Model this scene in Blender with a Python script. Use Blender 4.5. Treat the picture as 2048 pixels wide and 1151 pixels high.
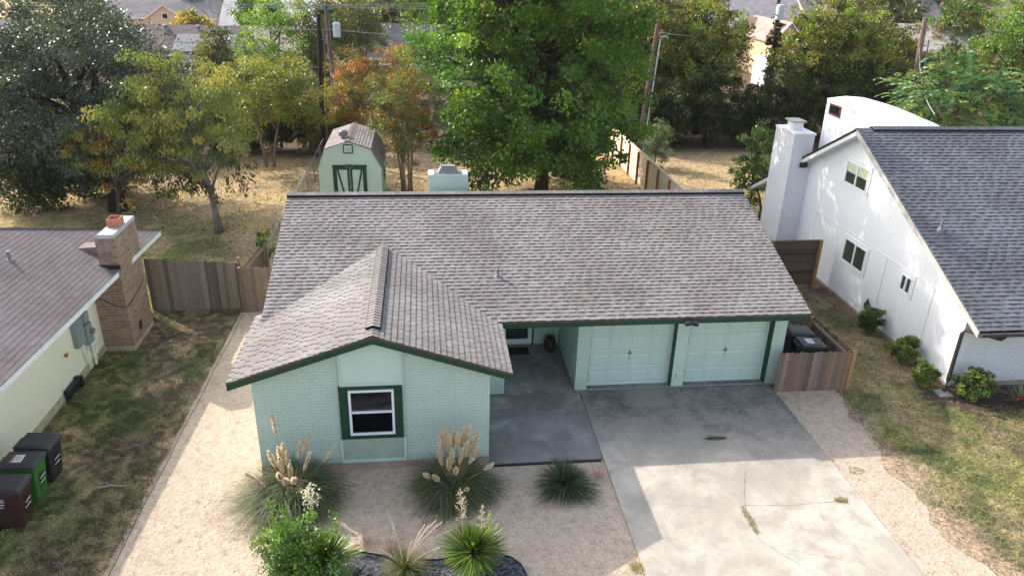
import bpy, math, random
import numpy as np
from mathutils import Vector, Matrix
R_ = math.radians
random.seed(7); rng = np.random.default_rng(11)
S = bpy.context.scene
for o in list(bpy.data.objects): bpy.data.objects.remove(o)

# ------------------------------------------------------------------ camera, sky, sun, exposure
cam_d = bpy.data.cameras.new('camera'); cam = bpy.data.objects.new('camera', cam_d)
S.collection.objects.link(cam); S.camera = cam
PITCH, YAW, ROLL = R_(24.097), R_(7.127), R_(1.667)
fw = Vector((math.sin(YAW)*math.cos(PITCH), math.cos(YAW)*math.cos(PITCH), -math.sin(PITCH)))
r0 = Vector((math.cos(YAW), -math.sin(YAW), 0)); u0 = r0.cross(fw)
rr_ = r0*math.cos(ROLL)+u0*math.sin(ROLL); uu_ = -r0*math.sin(ROLL)+u0*math.cos(ROLL)
M = Matrix((rr_, uu_, -fw)).transposed().to_4x4(); M.translation = Vector((3.915, -14.656, 11.202))
cam.matrix_world = M
cam_d.sensor_width = 36; cam_d.lens = 36*1486.885/2048; cam_d.clip_end = 3000; cam_d.clip_start = .1

SUN_TO = Vector((-1.14, 1.02, 1.0)).normalized()          # from the ground towards the sun
elev = math.asin(SUN_TO.z); azim = math.atan2(SUN_TO.x, SUN_TO.y)
w = bpy.data.worlds.new('World'); S.world = w; w.use_nodes = True
nt = w.node_tree; bg = nt.nodes['Background']; sk = nt.nodes.new('ShaderNodeTexSky')
sk.sky_type = 'NISHITA'; sk.sun_disc = False; sk.sun_elevation = elev; sk.sun_rotation = azim
sk.dust_density = 3.0; sk.air_density = 1.0
hs = nt.nodes.new('ShaderNodeHueSaturation'); hs.inputs['Saturation'].default_value = .68; hs.inputs['Value'].default_value = 1.0   # thin high cloud: a paler sky
nt.links.new(sk.outputs[0], hs.inputs['Color']); nt.links.new(hs.outputs[0], bg.inputs[0]); bg.inputs[1].default_value = .15
sd = bpy.data.lights.new('sun', 'SUN'); sd.energy = 2.5; sd.angle = R_(.53); sd.color = (1, .93, .83)
sun = bpy.data.objects.new('sun', sd); S.collection.objects.link(sun)
sun.rotation_euler = SUN_TO.to_track_quat('Z', 'Y').to_euler(); sun.location = (-30, 30, 30)
S.view_settings.view_transform = 'Standard'; S.view_settings.look = 'None'
S.view_settings.exposure = 1.3; S.view_settings.gamma = 1
try: S.view_settings.use_curve_mapping = False
except Exception: pass

# ------------------------------------------------------------------ helpers
def tag(o, label=None, cat=None, group=None, kind=None):
    if label: o['label'] = label
    if cat: o['category'] = cat
    if group: o['group'] = group
    if kind: o['kind'] = kind
    return o
def thing(name, label, cat, loc=(0, 0, 0), group=None, rz=0):
    o = bpy.data.objects.new(name, None); S.collection.objects.link(o)
    o.location = loc; o.rotation_euler = (0, 0, rz); o.empty_display_size = .3
    return tag(o, label, cat, group)
def wmat(o):
    m = o.matrix_basis.copy()
    while o.parent: o = o.parent; m = o.matrix_basis @ m
    return m
def mesh_np(name, V, F4=None, F3=None, col=None, mat=None, parent=None, local=False, smooth=False):
    """V (n,3); F4 (m,4) quads / F3 (k,3) tris ; col per-vertex (n,3)"""
    V = np.asarray(V, dtype=np.float32).reshape(-1, 3)
    if parent is not None and not local:
        im = np.array(wmat(parent).inverted()); V = V @ im[:3, :3].T + im[:3, 3]
    me = bpy.data.meshes.new(name); me.vertices.add(len(V)); me.vertices.foreach_set('co', V.astype(np.float32).ravel())
    parts = []; tot = []
    if F4 is not None and len(F4): parts.append(np.asarray(F4, dtype=np.int32).ravel()); tot.append(np.full(len(F4), 4, np.int32))
    if F3 is not None and len(F3): parts.append(np.asarray(F3, dtype=np.int32).ravel()); tot.append(np.full(len(F3), 3, np.int32))
    L = np.concatenate(parts); T = np.concatenate(tot)
    me.loops.add(len(L)); me.loops.foreach_set('vertex_index', L)
    me.polygons.add(len(T)); me.polygons.foreach_set('loop_start', np.concatenate([[0], np.cumsum(T)[:-1]]).astype(np.int32))
    me.update(calc_edges=True)
    if smooth: me.polygons.foreach_set('use_smooth', np.ones(len(T), bool))
    if col is not None:
        a = me.color_attributes.new('Col', 'FLOAT_COLOR', 'POINT'); c = np.ones((len(V), 4), np.float32); c[:, :3] = col
        a.data.foreach_set('color', c.ravel())
    if mat: me.materials.append(mat)
    o = bpy.data.objects.new(name, me); S.collection.objects.link(o)
    if parent is not None: o.parent = parent
    return o
class MB:
    """collects shapes in world coordinates, build() links them as one mesh object"""
    def __init__(s): s.v = []; s.f = []; s.c = []; s.cur = (1, 1, 1)
    def poly(s, pts, col=None):
        n = len(s.v); s.v += [tuple(p) for p in pts]; s.f.append(list(range(n, n+len(pts)))); s.c += [col or s.cur]*len(pts)
    def box(s, x0, x1, y0, y1, z0, z1, col=None):
        n = len(s.v); c = col or s.cur
        s.v += [(x, y, z) for z in (z0, z1) for y in (y0, y1) for x in (x0, x1)]; s.c += [c]*8
        s.f += [[n+a for a in q] for q in ((0, 2, 3, 1), (4, 5, 7, 6), (0, 1, 5, 4), (2, 6, 7, 3), (0, 4, 6, 2), (1, 3, 7, 5))]
    def obox(s, c0, ax, ay, az, col=None):
        """oriented box: corner c0, edge vectors"""
        n = len(s.v); c = col or s.cur; c0 = Vector(c0); ax, ay, az = Vector(ax), Vector(ay), Vector(az)
        s.v += [tuple(c0+ax*i+ay*j+az*k) for k in (0, 1) for j in (0, 1) for i in (0, 1)]; s.c += [c]*8
        s.f += [[n+a for a in q] for q in ((0, 2, 3, 1), (4, 5, 7, 6), (0, 1, 5, 4), (2, 6, 7, 3), (0, 4, 6, 2), (1, 3, 7, 5))]
    def prism(s, pts, d, col=None):
        """closed polygon pts extruded by vector d"""
        n = len(s.v); m = len(pts); d = Vector(d); c = col or s.cur
        s.v += [tuple(p) for p in pts]+[tuple(Vector(p)+d) for p in pts]; s.c += [c]*(2*m)
        s.f.append([n+i for i in range(m)][::-1]); s.f.append([n+m+i for i in range(m)])
        s.f += [[n+i, n+(i+1) % m, n+m+(i+1) % m, n+m+i] for i in range(m)]
    def tube(s, pts, rad, seg=8, caps=True, col=None):
        pts = [Vector(p) for p in pts]; k = len(pts); rad = [rad]*k if not hasattr(rad, '__len__') else rad
        n = len(s.v); c = col or s.cur; up = Vector((0, 0, 1))
        for i, p in enumerate(pts):
            d = (pts[min(i+1, k-1)]-pts[max(i-1, 0)]).normalized()
            a = d.cross(up if abs(d.z) < .9 else Vector((1, 0, 0))).normalized(); b = a.cross(d)
            for j in range(seg):
                t = 2*math.pi*j/seg; s.v.append(tuple(p+(a*math.cos(t)+b*math.sin(t))*rad[i])); s.c.append(c)
        for i in range(k-1):
            for j in range(seg):
                s.f.append([n+i*seg+j, n+(i+1)*seg+j, n+(i+1)*seg+(j+1) % seg, n+i*seg+(j+1) % seg])
        if caps: s.f.append([n+j for j in range(seg)]); s.f.append([n+(k-1)*seg+j for j in range(seg)][::-1])
    def lathe(s, cx, cy, prof, seg=12, sx=1, sy=1, col=None):
        s0 = len(s.v); c = col or s.cur
        for r, z in prof:
            for j in range(seg):
                t = 2*math.pi*j/seg; s.v.append((cx+r*math.cos(t)*sx, cy+r*math.sin(t)*sy, z)); s.c.append(c)
        for i in range(len(prof)-1):
            for j in range(seg): s.f.append([s0+i*seg+j, s0+i*seg+(j+1) % seg, s0+(i+1)*seg+(j+1) % seg, s0+(i+1)*seg+j])
        s.f.append([s0+j for j in range(seg)][::-1]); s.f.append([s0+(len(prof)-1)*seg+j for j in range(seg)])
    def build(s, name, mat, parent=None, smooth=False, bevel=0, local=False):
        me = bpy.data.meshes.new(name)
        V = s.v
        if parent is not None and not local:
            im = wmat(parent).inverted(); V = [tuple(im @ Vector(p)) for p in V]
        me.from_pydata(V, [], s.f); me.update()
        a = me.color_attributes.new('Col', 'FLOAT_COLOR', 'POINT')
        a.data.foreach_set('color', np.array([(*c[:3], 1) for c in s.c], np.float32).ravel())
        me.materials.append(mat)
        if smooth: me.polygons.foreach_set('use_smooth', [True]*len(me.polygons))
        o = bpy.data.objects.new(name, me); S.collection.objects.link(o)
        if parent is not None: o.parent = parent
        if bevel:
            b = o.modifiers.new('bevel', 'BEVEL'); b.width = bevel; b.segments = 2; b.limit_method = 'ANGLE'
        return o
def box(name, mat, x0, x1, y0, y1, z0, z1, parent=None, bevel=0):
    m = MB(); m.box(x0, x1, y0, y1, z0, z1); return m.build(name, mat, parent, bevel=bevel)
def copy_tree(o, parent=None):
    c = o.copy(); S.collection.objects.link(c); c.parent = parent
    for ch in list(o.children): copy_tree(ch, c)
    return c

# ------------------------------------------------------------------ python value noise (colours of ground cover)
_T = rng.random((256, 256))
def vnoise(x, y, s):
    x = np.asarray(x)/s+100.3; y = np.asarray(y)/s+57.7
    i = np.floor(x).astype(int); j = np.floor(y).astype(int); fx = x-i; fy = y-j
    fx = fx*fx*(3-2*fx); fy = fy*fy*(3-2*fy)
    g = lambda a, b: _T[a % 256, b % 256]
    return (g(i, j)*(1-fx)+g(i+1, j)*fx)*(1-fy)+(g(i, j+1)*(1-fx)+g(i+1, j+1)*fx)*fy
def fbm(x, y, s): return (vnoise(x, y, s)*.5+vnoise(x, y, s*.5)*.27+vnoise(x, y, s*.25)*.15+vnoise(x, y, s*.12)*.08)
def sstep(a, b, x): t = np.clip((np.asarray(x, float)-a)/(b-a), 0, 1); return t*t*(3-2*t)
def lerp(a, b, t): t = np.asarray(t)[..., None]; return a*(1-t)+b*t
def gh(x): return np.interp(x, [-2, 1], [-.25, -.04])

# ------------------------------------------------------------------ materials
class N:
    def __init__(s, name, rough=.8, spec=.3):
        s.m = bpy.data.materials.new(name); s.m.use_nodes = True; s.t = s.m.node_tree
        s.b = s.t.nodes['Principled BSDF']; s.b.inputs['Roughness'].default_value = rough
        s.b.inputs['Specular IOR Level'].default_value = spec
    def n(s, typ, **k):
        x = s.t.nodes.new('ShaderNode'+typ)
        for a, b in k.items(): setattr(x, a, b)
        return x
    def l(s, a, b): s.t.links.new(a, b)
    def pos(s): return s.n('NewGeometry').outputs['Position']
    def noise(s, scale, detail=4, rough=.6, vec=None, dist=0):
        x = s.n('TexNoise'); x.inputs['Scale'].default_value = scale; x.inputs['Detail'].default_value = detail
        x.inputs['Roughness'].default_value = rough; x.inputs['Distortion'].default_value = dist
        s.l(vec or s.pos(), x.inputs['Vector']); return x.outputs['Fac']
    def vor(s, scale, vec=None, out='Distance', feature='F1'):
        x = s.n('TexVoronoi', feature=feature); x.inputs['Scale'].default_value = scale; s.l(vec or s.pos(), x.inputs['Vector']); return x.outputs[out]
    def ramp(s, fac, stops):
        x = s.n('ValToRGB'); e = x.color_ramp.elements
        while len(e) < len(stops): e.new(.5)
        for q, (p, c) in zip(e, stops): q.position = p; q.color = (*c, 1) if len(c) == 3 else c
        s.l(fac, x.inputs[0]); return x.outputs['Color']
    def mix(s, fac, a, b, mode='MIX'):
        x = s.n('Mix', data_type='RGBA', blend_type=mode)
        if isinstance(fac, (int, float)): x.inputs[0].default_value = fac
        else: s.l(fac, x.inputs[0])
        for i, v in ((6, a), (7, b)):
            if isinstance(v, tuple): x.inputs[i].default_value = (*v, 1)
            else: s.l(v, x.inputs[i])
        return x.outputs[2]
    def math(s, op, a, b=None, clamp=False):
        x = s.n('Math', operation=op, use_clamp=clamp)
        for i, v in ((0, a), (1, b)):
            if v is None: continue
            if isinstance(v, (int, float)): x.inputs[i].default_value = v
            else: s.l(v, x.inputs[i])
        return x.outputs[0]
    def mapr(s, v, a, b, c, d):
        x = s.n('MapRange'); s.l(v, x.inputs[0])
        for i, q in enumerate((a, b, c, d)): x.inputs[i+1].default_value = q
        return x.outputs[0]
    def col(s, c):
        if isinstance(c, tuple): s.b.inputs['Base Color'].default_value = (*c, 1)
        else: s.l(c, s.b.inputs['Base Color'])
    def attr(s): x = s.n('VertexColor'); x.layer_name = 'Col'; return x.outputs[0]
    def bump(s, h, strength=.5, dist=.02):
        x = s.n('Bump'); x.inputs['Strength'].default_value = strength; x.inputs['Distance'].default_value = dist
        s.l(h, x.inputs['Height']); s.l(x.outputs[0], s.b.inputs['Normal'])
    def xyz(s): x = s.n('SeparateXYZ'); s.l(s.pos(), x.inputs[0]); return x.outputs
    def wallvec(s, scale=1.0):
        p = s.xyz(); c = s.n('CombineXYZ'); s.l(s.math('ADD', p[0], p[1]), c.inputs[0]); s.l(p[2], c.inputs[1]); return c.outputs[0]

def plain(name, c, rough=.7, var=.12, scale=6, bump=0, metal=0, spec=.3):
    n = N(name, rough, spec); f = n.noise(scale, 5)
    lo = tuple(x*(1-var) for x in c); hi = tuple(min(1, x*(1+var)) for x in c)
    n.col(n.ramp(f, [(.3, lo), (.7, hi)])); n.b.inputs['Metallic'].default_value = metal
    if bump: n.bump(n.noise(scale*6, 3), bump, .01)
    return n.m
def brickm(name, c1, c2, mortar, bw=.25, bh=.083, paint=True, bump=.6):
    n = N(name, .75, .25); v = n.wallvec(); b = n.n('TexBrick'); n.l(v, b.inputs['Vector'])
    b.inputs['Scale'].default_value = 1; b.inputs['Brick Width'].default_value = bw; b.inputs['Row Height'].default_value = bh
    b.inputs['Mortar Size'].default_value = .006 if paint else .008; b.inputs['Mortar Smooth'].default_value = .3
    b.inputs['Color1'].default_value = (*c1, 1); b.inputs['Color2'].default_value = (*c2, 1); b.inputs['Mortar'].default_value = (*mortar, 1)
    b.inputs['Bias'].default_value = 0
    if paint:   # paint fills some joints and leaves others open
        b.inputs['Mortar'].default_value = (*tuple(x*.62 for x in c1), 1)
        open_ = n.math('MULTIPLY', b.outputs['Fac'], n.mapr(n.noise(7, 5, .7), .42, .66, .15, 1))
        g = n.mix(open_, n.mix(1.0, b.outputs['Color'], n.ramp(n.noise(25, 3), [(.3, (.95,)*3), (.7, (1.04,)*3)]), 'MULTIPLY'), tuple(x*.60 for x in c1))
        g = n.mix(b.outputs['Fac'], n.mix(.5, c1, c2), g) if False else g
        b.inputs['Mortar'].default_value = (*tuple(x*.93 for x in c1), 1)
    else: g = b.outputs['Color']
    g = n.mix(n.mapr(n.noise(1.3, 5), .35, .7, 0, .22), g, tuple(x*.8 for x in c1))
    if paint:   # soil splashed up by rain along the foot of the wall
        zz = n.xyz()[2]; sp_ = n.math('ADD', zz, n.math('MULTIPLY', n.noise(3, 6, .7), -.7)); g = n.mix(n.mapr(sp_, -.25, .12, .45, 0), g, tuple(x*y_ for x, y_ in zip(c1, (.72, .62, .55))))
    if not paint:
        g = n.mix(n.mapr(n.noise(9, 3), .4, .75, 0, .6), g, tuple(x*.6 for x in c2))
    n.col(g)
    h = n.math('SUBTRACT', n.math('MULTIPLY', n.noise(22, 4), .5), n.math('MULTIPLY', b.outputs['Fac'], 1.2)); n.bump(h, bump, .012)
    return n.m
def siding(name, c, groove=.2, dirt=.1):
    n = N(name, .6, .3); p = n.xyz(); u = n.math('ADD', p[0], p[1]); f = n.math('FRACT', n.math('DIVIDE', u, groove))
    line = n.math('LESS_THAN', f, .05)
    base = n.mix(n.mapr(n.noise(.9, 5), .35, .7, 0, dirt), c, tuple(x*.75 for x in c))
    n.col(n.mix(n.math('MULTIPLY', line, .12), base, tuple(x*.45 for x in c)))
    n.bump(n.math('ADD', n.math('MULTIPLY', line, -1.0), n.math('MULTIPLY', n.noise(60, 3), .15)), .6, .01); return n.m
def shinglem(name, gran=90):
    n = N(name, .92, .15); a = n.attr(); f = n.noise(gran, 2, .8)
    g = n.mix(1.0, a, n.ramp(f, [(.25, (.66, .66, .66)), (.75, (1.2, 1.2, 1.2))]), 'MULTIPLY')
    g2 = n.mix(1.0, g, n.ramp(n.noise(.5, 5), [(.35, (.80, .78, .76)), (.65, (1.12, 1.12, 1.12))]), 'MULTIPLY')
    n.col(g2); n.bump(f, .35, .006); return n.m
def leafm(name, transl=.35, rough=.45, spec=.5, tint=(1.25, 1.3, .55)):
    n = N(name, rough, spec); a = n.attr(); n.col(a)
    t = n.n('BsdfTranslucent'); n.l(n.mix(1.0, a, tint, 'MULTIPLY'), t.inputs[0])
    mx = n.n('MixShader'); mx.inputs[0].default_value = transl; out = n.t.nodes['Material Output']
    n.l(n.b.outputs[0], mx.inputs[1]); n.l(t.outputs[0], mx.inputs[2]); n.l(mx.outputs[0], out.inputs['Surface']); return n.m
def attrm(name, rough=.8, var=.15, scale=20, bump=.3, spec=.2, stretch=None):
    n = N(name, rough, spec); a = n.attr(); vec = None
    if stretch:
        mp = n.n('Mapping'); n.l(n.pos(), mp.inputs[0]); mp.inputs['Scale'].default_value = stretch; vec = mp.outputs[0]
    f = n.noise(scale, 4, .65, vec)
    n.col(n.mix(1.0, a, n.ramp(f, [(.25, (1-var,)*3), (.75, (1+var,)*3)]), 'MULTIPLY'))
    if bump: n.bump(f, bump, .01)
    return n.m
def barkm():
    n = N('bark', .9, .1); a = n.attr(); mp = n.n('Mapping'); n.l(n.pos(), mp.inputs[0]); mp.inputs['Scale'].default_value = (1, 1, .25)
    f = n.noise(14, 5, .7, mp.outputs[0]); n.col(n.mix(1.0, a, n.ramp(f, [(.3, (.55,)*3), (.7, (1.35,)*3)]), 'MULTIPLY')); n.bump(f, .9, .03); return n.m
m_bark = barkm()
MINT = (.53, .66, .57); GREEN = (.013, .055, .032)
m_mintbrick = brickm('painted_mint_brick', MINT, (.545, .67, .58), (.40, .52, .44))
m_mint = plain('mint_paint', MINT, .5, .05, 2)
m_mintpale = plain('pale_mint_panel', (.56, .70, .60), .5, .04, 2)
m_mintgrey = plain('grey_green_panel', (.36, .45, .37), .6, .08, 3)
m_green = plain('dark_green_trim', GREEN, .45, .15, 5)
m_white = plain('white_trim', (.8, .8, .8), .4, .04)
m_vinyl = plain('white_vinyl', (.82, .83, .85), .35, .03)
m_shingle = shinglem('asphalt_shingles')
m_black = plain('black_metal', (.02, .02, .022), .4, .2)
m_drip = plain('brown_drip_edge', (.10, .075, .065), .5, .15)
m_garage = plain('mint_garage_door_paint', (.56, .69, .60), .42, .035, 1.5)
def glassm(name, tint=(.012, .014, .016), rough=.04):
    n = N(name, rough, .9); n.col(tint); n.b.inputs['IOR'].default_value = 1.52; return n.m
m_glass = glassm('dark_window_glass')
m_screen = plain('black_window_screen', (.004, .004, .005), .9, .3, 30, 0, 0, .02)
m_whitebrick = brickm('painted_white_brick', (.80, .81, .83), (.82, .83, .85), (.66, .67, .69), .22, .08)
m_whiteside = siding('white_panel_siding', (.82, .83, .85), .2, .06)
m_cream = siding('cream_panel_siding', (.80, .765, .63), .3, .12)
m_tanbrick = brickm('tan_brown_brick', (.40, .27, .20), (.25, .155, .115), (.42, .36, .30), .30, .10, False, .9)
m_found = plain('foundation_concrete', (.40, .30, .25), .9, .25, 3, .3)
m_foundl = plain('beige_foundation', (.42, .35, .25), .9, .3, 3, .3)
m_metal = plain('galvanised_metal', (.22, .22, .23), .55, .15, 8, 0, .1)
m_greymetal = plain('grey_painted_steel', (.22, .27, .27), .5, .1)
m_gutter = plain('dark_bronze_gutter', (.06, .05, .05), .35, .2)
m_wood = attrm('weathered_cedar', .85, .35, 9, .5, .1, (6, 6, .6))
m_woodh = attrm('horizontal_cedar', .85, .35, 9, .5, .1, (.6, 6, 6))
m_cap = plain('concrete_cap', (.42, .40, .38), .9, .2, 5, .4)
m_clay = plain('clay_flue', (.5, .2, .13), .8, .2, 6, .3)
m_plastic = attrm('bin_plastic', .38, .08, 3, 0, .5)
m_attr = attrm('painted_surface', .7, .1, 8, .1)
m_leaf = leafm('leaves'); m_leafg = leafm('glossy_leaves', .22, .38, .5)
m_dryleaf = leafm('dry_leaves', .35, .8, .1, (1.2, 1.05, .7)); m_blade = leafm('grass_blades', .3, .5, .3, (1.1, 1.2, .6))
m_plume = leafm('plumes', .5, .9, .1, (1.0, 1.0, 1.0))
# ground
def groundm():
    n = N('yard_ground', .95, .05); a = n.attr()
    f = n.noise(14, 8, .85); g = n.mix(1.0, a, n.ramp(f, [(.38, (.38, .38, .38)), (.5, (1, 1, 1)), (.62, (1.9, 1.8, 1.6))]), 'MULTIPLY')
    f2 = n.noise(3.2, 5, .7); g = n.mix(1.0, g, n.ramp(f2, [(.3, (.72, .74, .72)), (.7, (1.25, 1.22, 1.2))]), 'MULTIPLY')
    n.col(g); n.bump(n.math('ADD', n.math('MULTIPLY', f, 1.0), n.math('MULTIPLY', f2, 1.5)), .8, .04); return n.m
m_ground = groundm()
def gravelm(name, c, dark, scale=38, vr=.35):
    n = N(name, .95, .1); v = n.vor(scale, out='Color'); sp = n.n('SeparateColor'); n.l(v, sp.inputs[0])
    hi = tuple(min(1, x*(1+vr)) for x in c); lo = tuple(x*(1-vr) for x in c)
    g = n.ramp(sp.outputs[0], [(0, lo), (.5, c), (1, hi)])
    g = n.mix(n.mapr(n.noise(.8, 6, .65), .46, .75, 0, .4), g, dark)
    g = n.mix(n.mapr(n.noise(3.5, 6, .7, dist=.6), .57, .72, 0, .45), g, tuple(x*.62 for x in dark))
    g = n.mix(1.0, g, n.ramp(n.noise(5, 7, .75, dist=.4), [(.36, (.80, .79, .78)), (.5, (1, 1, 1)), (.64, (1.13, 1.12, 1.11))]), 'MULTIPLY')
    n.col(g); n.bump(n.math('ADD', n.math('MULTIPLY', n.vor(scale), .5), n.math('MULTIPLY', n.noise(7, 7, .75), 2.2)), .9, .03); return n.m
m_gravel = gravelm('decomposed_granite', (.56, .45, .35), (.38, .295, .23), 34, .17)
m_blackgravel = gravelm('black_gravel', (.11, .11, .125), (.05, .05, .055), 26, .8)
def concm(name, base, stain, walk=False):
    n = N(name, .85, .2); p = n.xyz()
    g = n.ramp(n.noise(1.4, 9, .68, dist=.3), [(.38, tuple(x*.76 for x in base)), (.5, base), (.62, tuple(min(1, x*1.14) for x in base))])
    g = n.mix(n.mapr(n.noise(22, 6, .8), .5, .66, 0, .45), g, tuple(x*.62 for x in base))
    g = n.mix(n.mapr(n.noise(8, 5, .7, dist=1.2), .60, .66, 0, .5), g, tuple(x*.55 for x in base))
    if walk:
        k = n.mapr(n.noise(1.0, 7, .65, dist=.7), .35, .60, .15, 1)
    else:  # the old algae stain: near the garage, patchy edge, worn through in speckles
        yy = n.math('ADD', p[1], n.math('MULTIPLY', n.noise(.55, 5, .6), 3.2)); xx = n.math('MULTIPLY', n.math('SUBTRACT', p[0], 8.2), .28)
        k = n.mapr(n.math('ADD', yy, n.math('MINIMUM', xx, 1.2)), 1.3, 3.9, 0, 1)
        k = n.math('MULTIPLY', k, n.mapr(n.noise(1.7, 6, .7), .3, .6, .6, 1))
        sp = n.mapr(n.noise(9, 6, .75, dist=1.0), .52, .64, 1, .42); k = n.math('MULTIPLY', k, sp)
    g = n.mix(k, g, stain)
    g = n.mix(n.mapr(n.noise(.55, 6, .62, dist=.5), .46, .60, 0, .7), g, tuple(x*.70 for x in base))
    g = n.mix(n.mapr(n.noise(2.6, 7, .75, dist=.8), .55, .7, 0, .4), g, tuple(x*.66 for x in base))
    n.col(g); n.bump(n.noise(70, 4, .7), .25, .006); return n.m
m_drive = concm('driveway_concrete', (.47, .425, .36), (.125, .118, .114))
m_walk = concm('walk_concrete', (.38, .36, .335), (.185, .178, .172), True)
m_asphalt = plain('asphalt', (.05, .05, .052), .9, .3, 30, .4)

# ------------------------------------------------------------------ ground, drive, gravel, road
def ground_col(x, y):
    x = np.asarray(x, float); y = np.asarray(y, float)
    A = lambda *c: np.array(c)+np.zeros(x.shape+(3,))
    straw, gold, green, dkg, brown, ygreen, dirt = (A(.46, .345, .215), A(.46, .35, .195), A(.15, .155, .06), A(.075, .10, .04),
        A(.155, .115, .085), A(.255, .24, .095), A(.34, .255, .185))
    n1, n2, n3 = fbm(x, y, 2.4), fbm(x+31, y+9, 1.1), fbm(x-17, y+40, 6)
    # back yards: golden straw
    c = lerp(gold, straw, sstep(.35, .65, n1)); c = lerp(c, dirt, sstep(.52, .72, n2)*.8)
    gb = sstep(22, 14, y)*sstep(-2.5, -6, x)
    c = lerp(c, np.array([.19, .235, .055])+0*c, np.clip(gb*sstep(.36, .52, n2)*1.2, 0, .95)); c = lerp(c, brown, sstep(.55, .68, n1)*gb*.7)
    c = lerp(c, ygreen, sstep(18, 13, y)*sstep(16, 19, x)*.75*sstep(.3, .6, n1))
    c = lerp(c, ygreen*.9, sstep(.5, .75, n3)*(x > 15)*.5)
    # beyond the back lots: leaf litter
    far = sstep(29.5, 32, y+(n1-.5)*2)*sstep(-30, -8, x) ; c = lerp(c, brown*.8, far)
    # left side yard
    ly = (x < -2)*(y < 9.6)
    lc = lerp(brown*1.25, green*1.1, sstep(.44, .56, n1+.10*sstep(-2.6, -4.2, x)*sstep(9, 4, y))*.85); lc = lerp(lc, straw*.75, sstep(.5, .6, n2)*.8); lc = lerp(lc, brown*.75, sstep(.5, .66, fbm(x+3, y+70, 1.7))*.7)
    lc = lerp(lc, dirt*.95, sstep(-2.95, -2.6, x+(fbm(x, y, .5)-.5)*.5)*.85)
    lc = lerp(lc, dkg, sstep(.6, .72, fbm(x+5, y-8, .8))*.7); lc = lerp(lc, brown*.9, sstep(5.5, 8, y)*sstep(.35, .5, n1)*.8)
    lc = lerp(lc, green*.95, sstep(.45, .6, fbm(x+70, y+7, 1.3))*.45)*1.3; c = np.where(ly[..., None], lc, c)
    # right lawn
    ry = (x > 13.5)*(y < 11)
    g0 = sstep(6, -2, y)*.8+sstep(14.5, 18, x)*.25
    rc = lerp(lerp(brown*1.25, straw*.7, sstep(.4, .6, n2)), lerp(green*1.25, ygreen*.95, sstep(.35, .65, n1)), np.clip(sstep(.30, .62, n1+g0*.22-.1)*1.0, 0, 1))
    rc = lerp(rc, brown*.9, sstep(.52, .6, fbm(x+50, y-8, 1.6))*.6*sstep(-3, 3, y)); rc = lerp(rc, dkg, sstep(.54, .62, fbm(x-5, y+18, .9))*.65); rc = lerp(rc, brown, sstep(18.5, 18.95, x)*(x < 19.1)*.8)
    rc = lerp(rc, straw*.85, sstep(.5, .68, n2)*.45); rc = lerp(rc, dirt*1.2, sstep(16.1, 15.3, x+(fbm(x, y, .6)-.5)*1.3)*sstep(3, 2.2, y)*.85)
    c = np.where(ry[..., None], rc, c)
    return c
gx = np.concatenate([[-900, -400, -200, -120, -80, -55, -40, -30, -24, -20], np.arange(-16, 40.01, .25), [44, 50, 60, 75, 95, 130, 200, 400, 900]])
gx = np.unique(np.round(np.concatenate([gx, [-2, 1]]), 3))
gy_ = np.concatenate([[-300, -100, -50, -20, -12], np.arange(-8, 40.01, .25), [42, 45, 50, 57, 66, 80, 100, 130, 180, 260, 400, 700, 1200]])
X, Y = np.meshgrid(gx, gy_); Z = gh(X)+0*Y
nx_, ny_ = len(gx), len(gy_); idx = np.arange(nx_*ny_).reshape(ny_, nx_)
F = np.stack([idx[:-1, :-1], idx[:-1, 1:], idx[1:, 1:], idx[1:, :-1]], -1).reshape(-1, 4)
tag(mesh_np('ground', np.stack([X, Y, Z], -1), F, col=ground_col(X.ravel(), Y.ravel()), mat=m_ground), kind='structure')

gm = MB()
def gquad(x0, x1, y0, y1, dz=.006):
    xs = [x0]+[b for b in (-2, 1) if x0 < b < x1]+[x1]
    for a, b in zip(xs, xs[1:]): gm.poly([(a, y0, gh(a)+dz), (b, y0, gh(b)+dz), (b, y1, gh(b)+dz), (a, y1, gh(a)+dz)])
def edgex(y): return -2.46-.013*(9-y)
ys = np.linspace(9.2, -9.4, 24)
for a, b in zip(ys, ys[1:]):
    xa, xb = edgex(a), edgex(b); gm.poly([(xb, b, -.244), (-2, b, -.244), (-2, a, -.244), (xa, a, -.244)])
gquad(-2, .1, .05, 9.2); gquad(-2, 5.3, -.07, .05); gquad(-2, 8.1, -9.4, -.07)
# right of the drive: ragged edge against the lawn
R2 = [(2.6, 15.75), (2.0, 15.6), (1.2, 15.25), (.4, 15.5), (-.4, 15.35), (-1.2, 15.1), (-2.2, 15.25), (-3.2, 15.05), (-4.4, 15.35), (-6, 15.2), (-9.4, 15.3)]
for (ya, xa), (yb, xb) in zip(R2, R2[1:]):
    for k in range(14):
        t0, t1 = k/14, (k+1)/14; y0, y1 = ya+(yb-ya)*t0, ya+(yb-ya)*t1; ed_ = lambda y_: float(fbm(3.3, y_, .5)-.5)*.55
        xx0 = xa+(xb-xa)*t0+ed_(y0)-.1; xx1 = xa+(xb-xa)*t1+ed_(y1)-.1
        gm.poly([(13.76, y1, -.034), (xx1, y1, -.034), (xx0, y0, -.034), (13.76, y0, -.034)])
tag(gm.build('gravel_path', m_gravel), kind='structure')
d = MB(); d.box(8.125, 13.755, -9.4, 2.95, -.12, 0); d.box(8.02, 13.755, 2.965, 3.62, -.12, .012)
tag(d.build('driveway', m_drive), kind='structure')
d = MB(); d.box(5.31, 8.105, -.07, 1.94, -.12, -.002); d.box(5.31, 8.105, 1.955, 2.95, -.12, 0); d.box(6.0, 8.0, 2.95, 5.9, -.1, .004)
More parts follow.
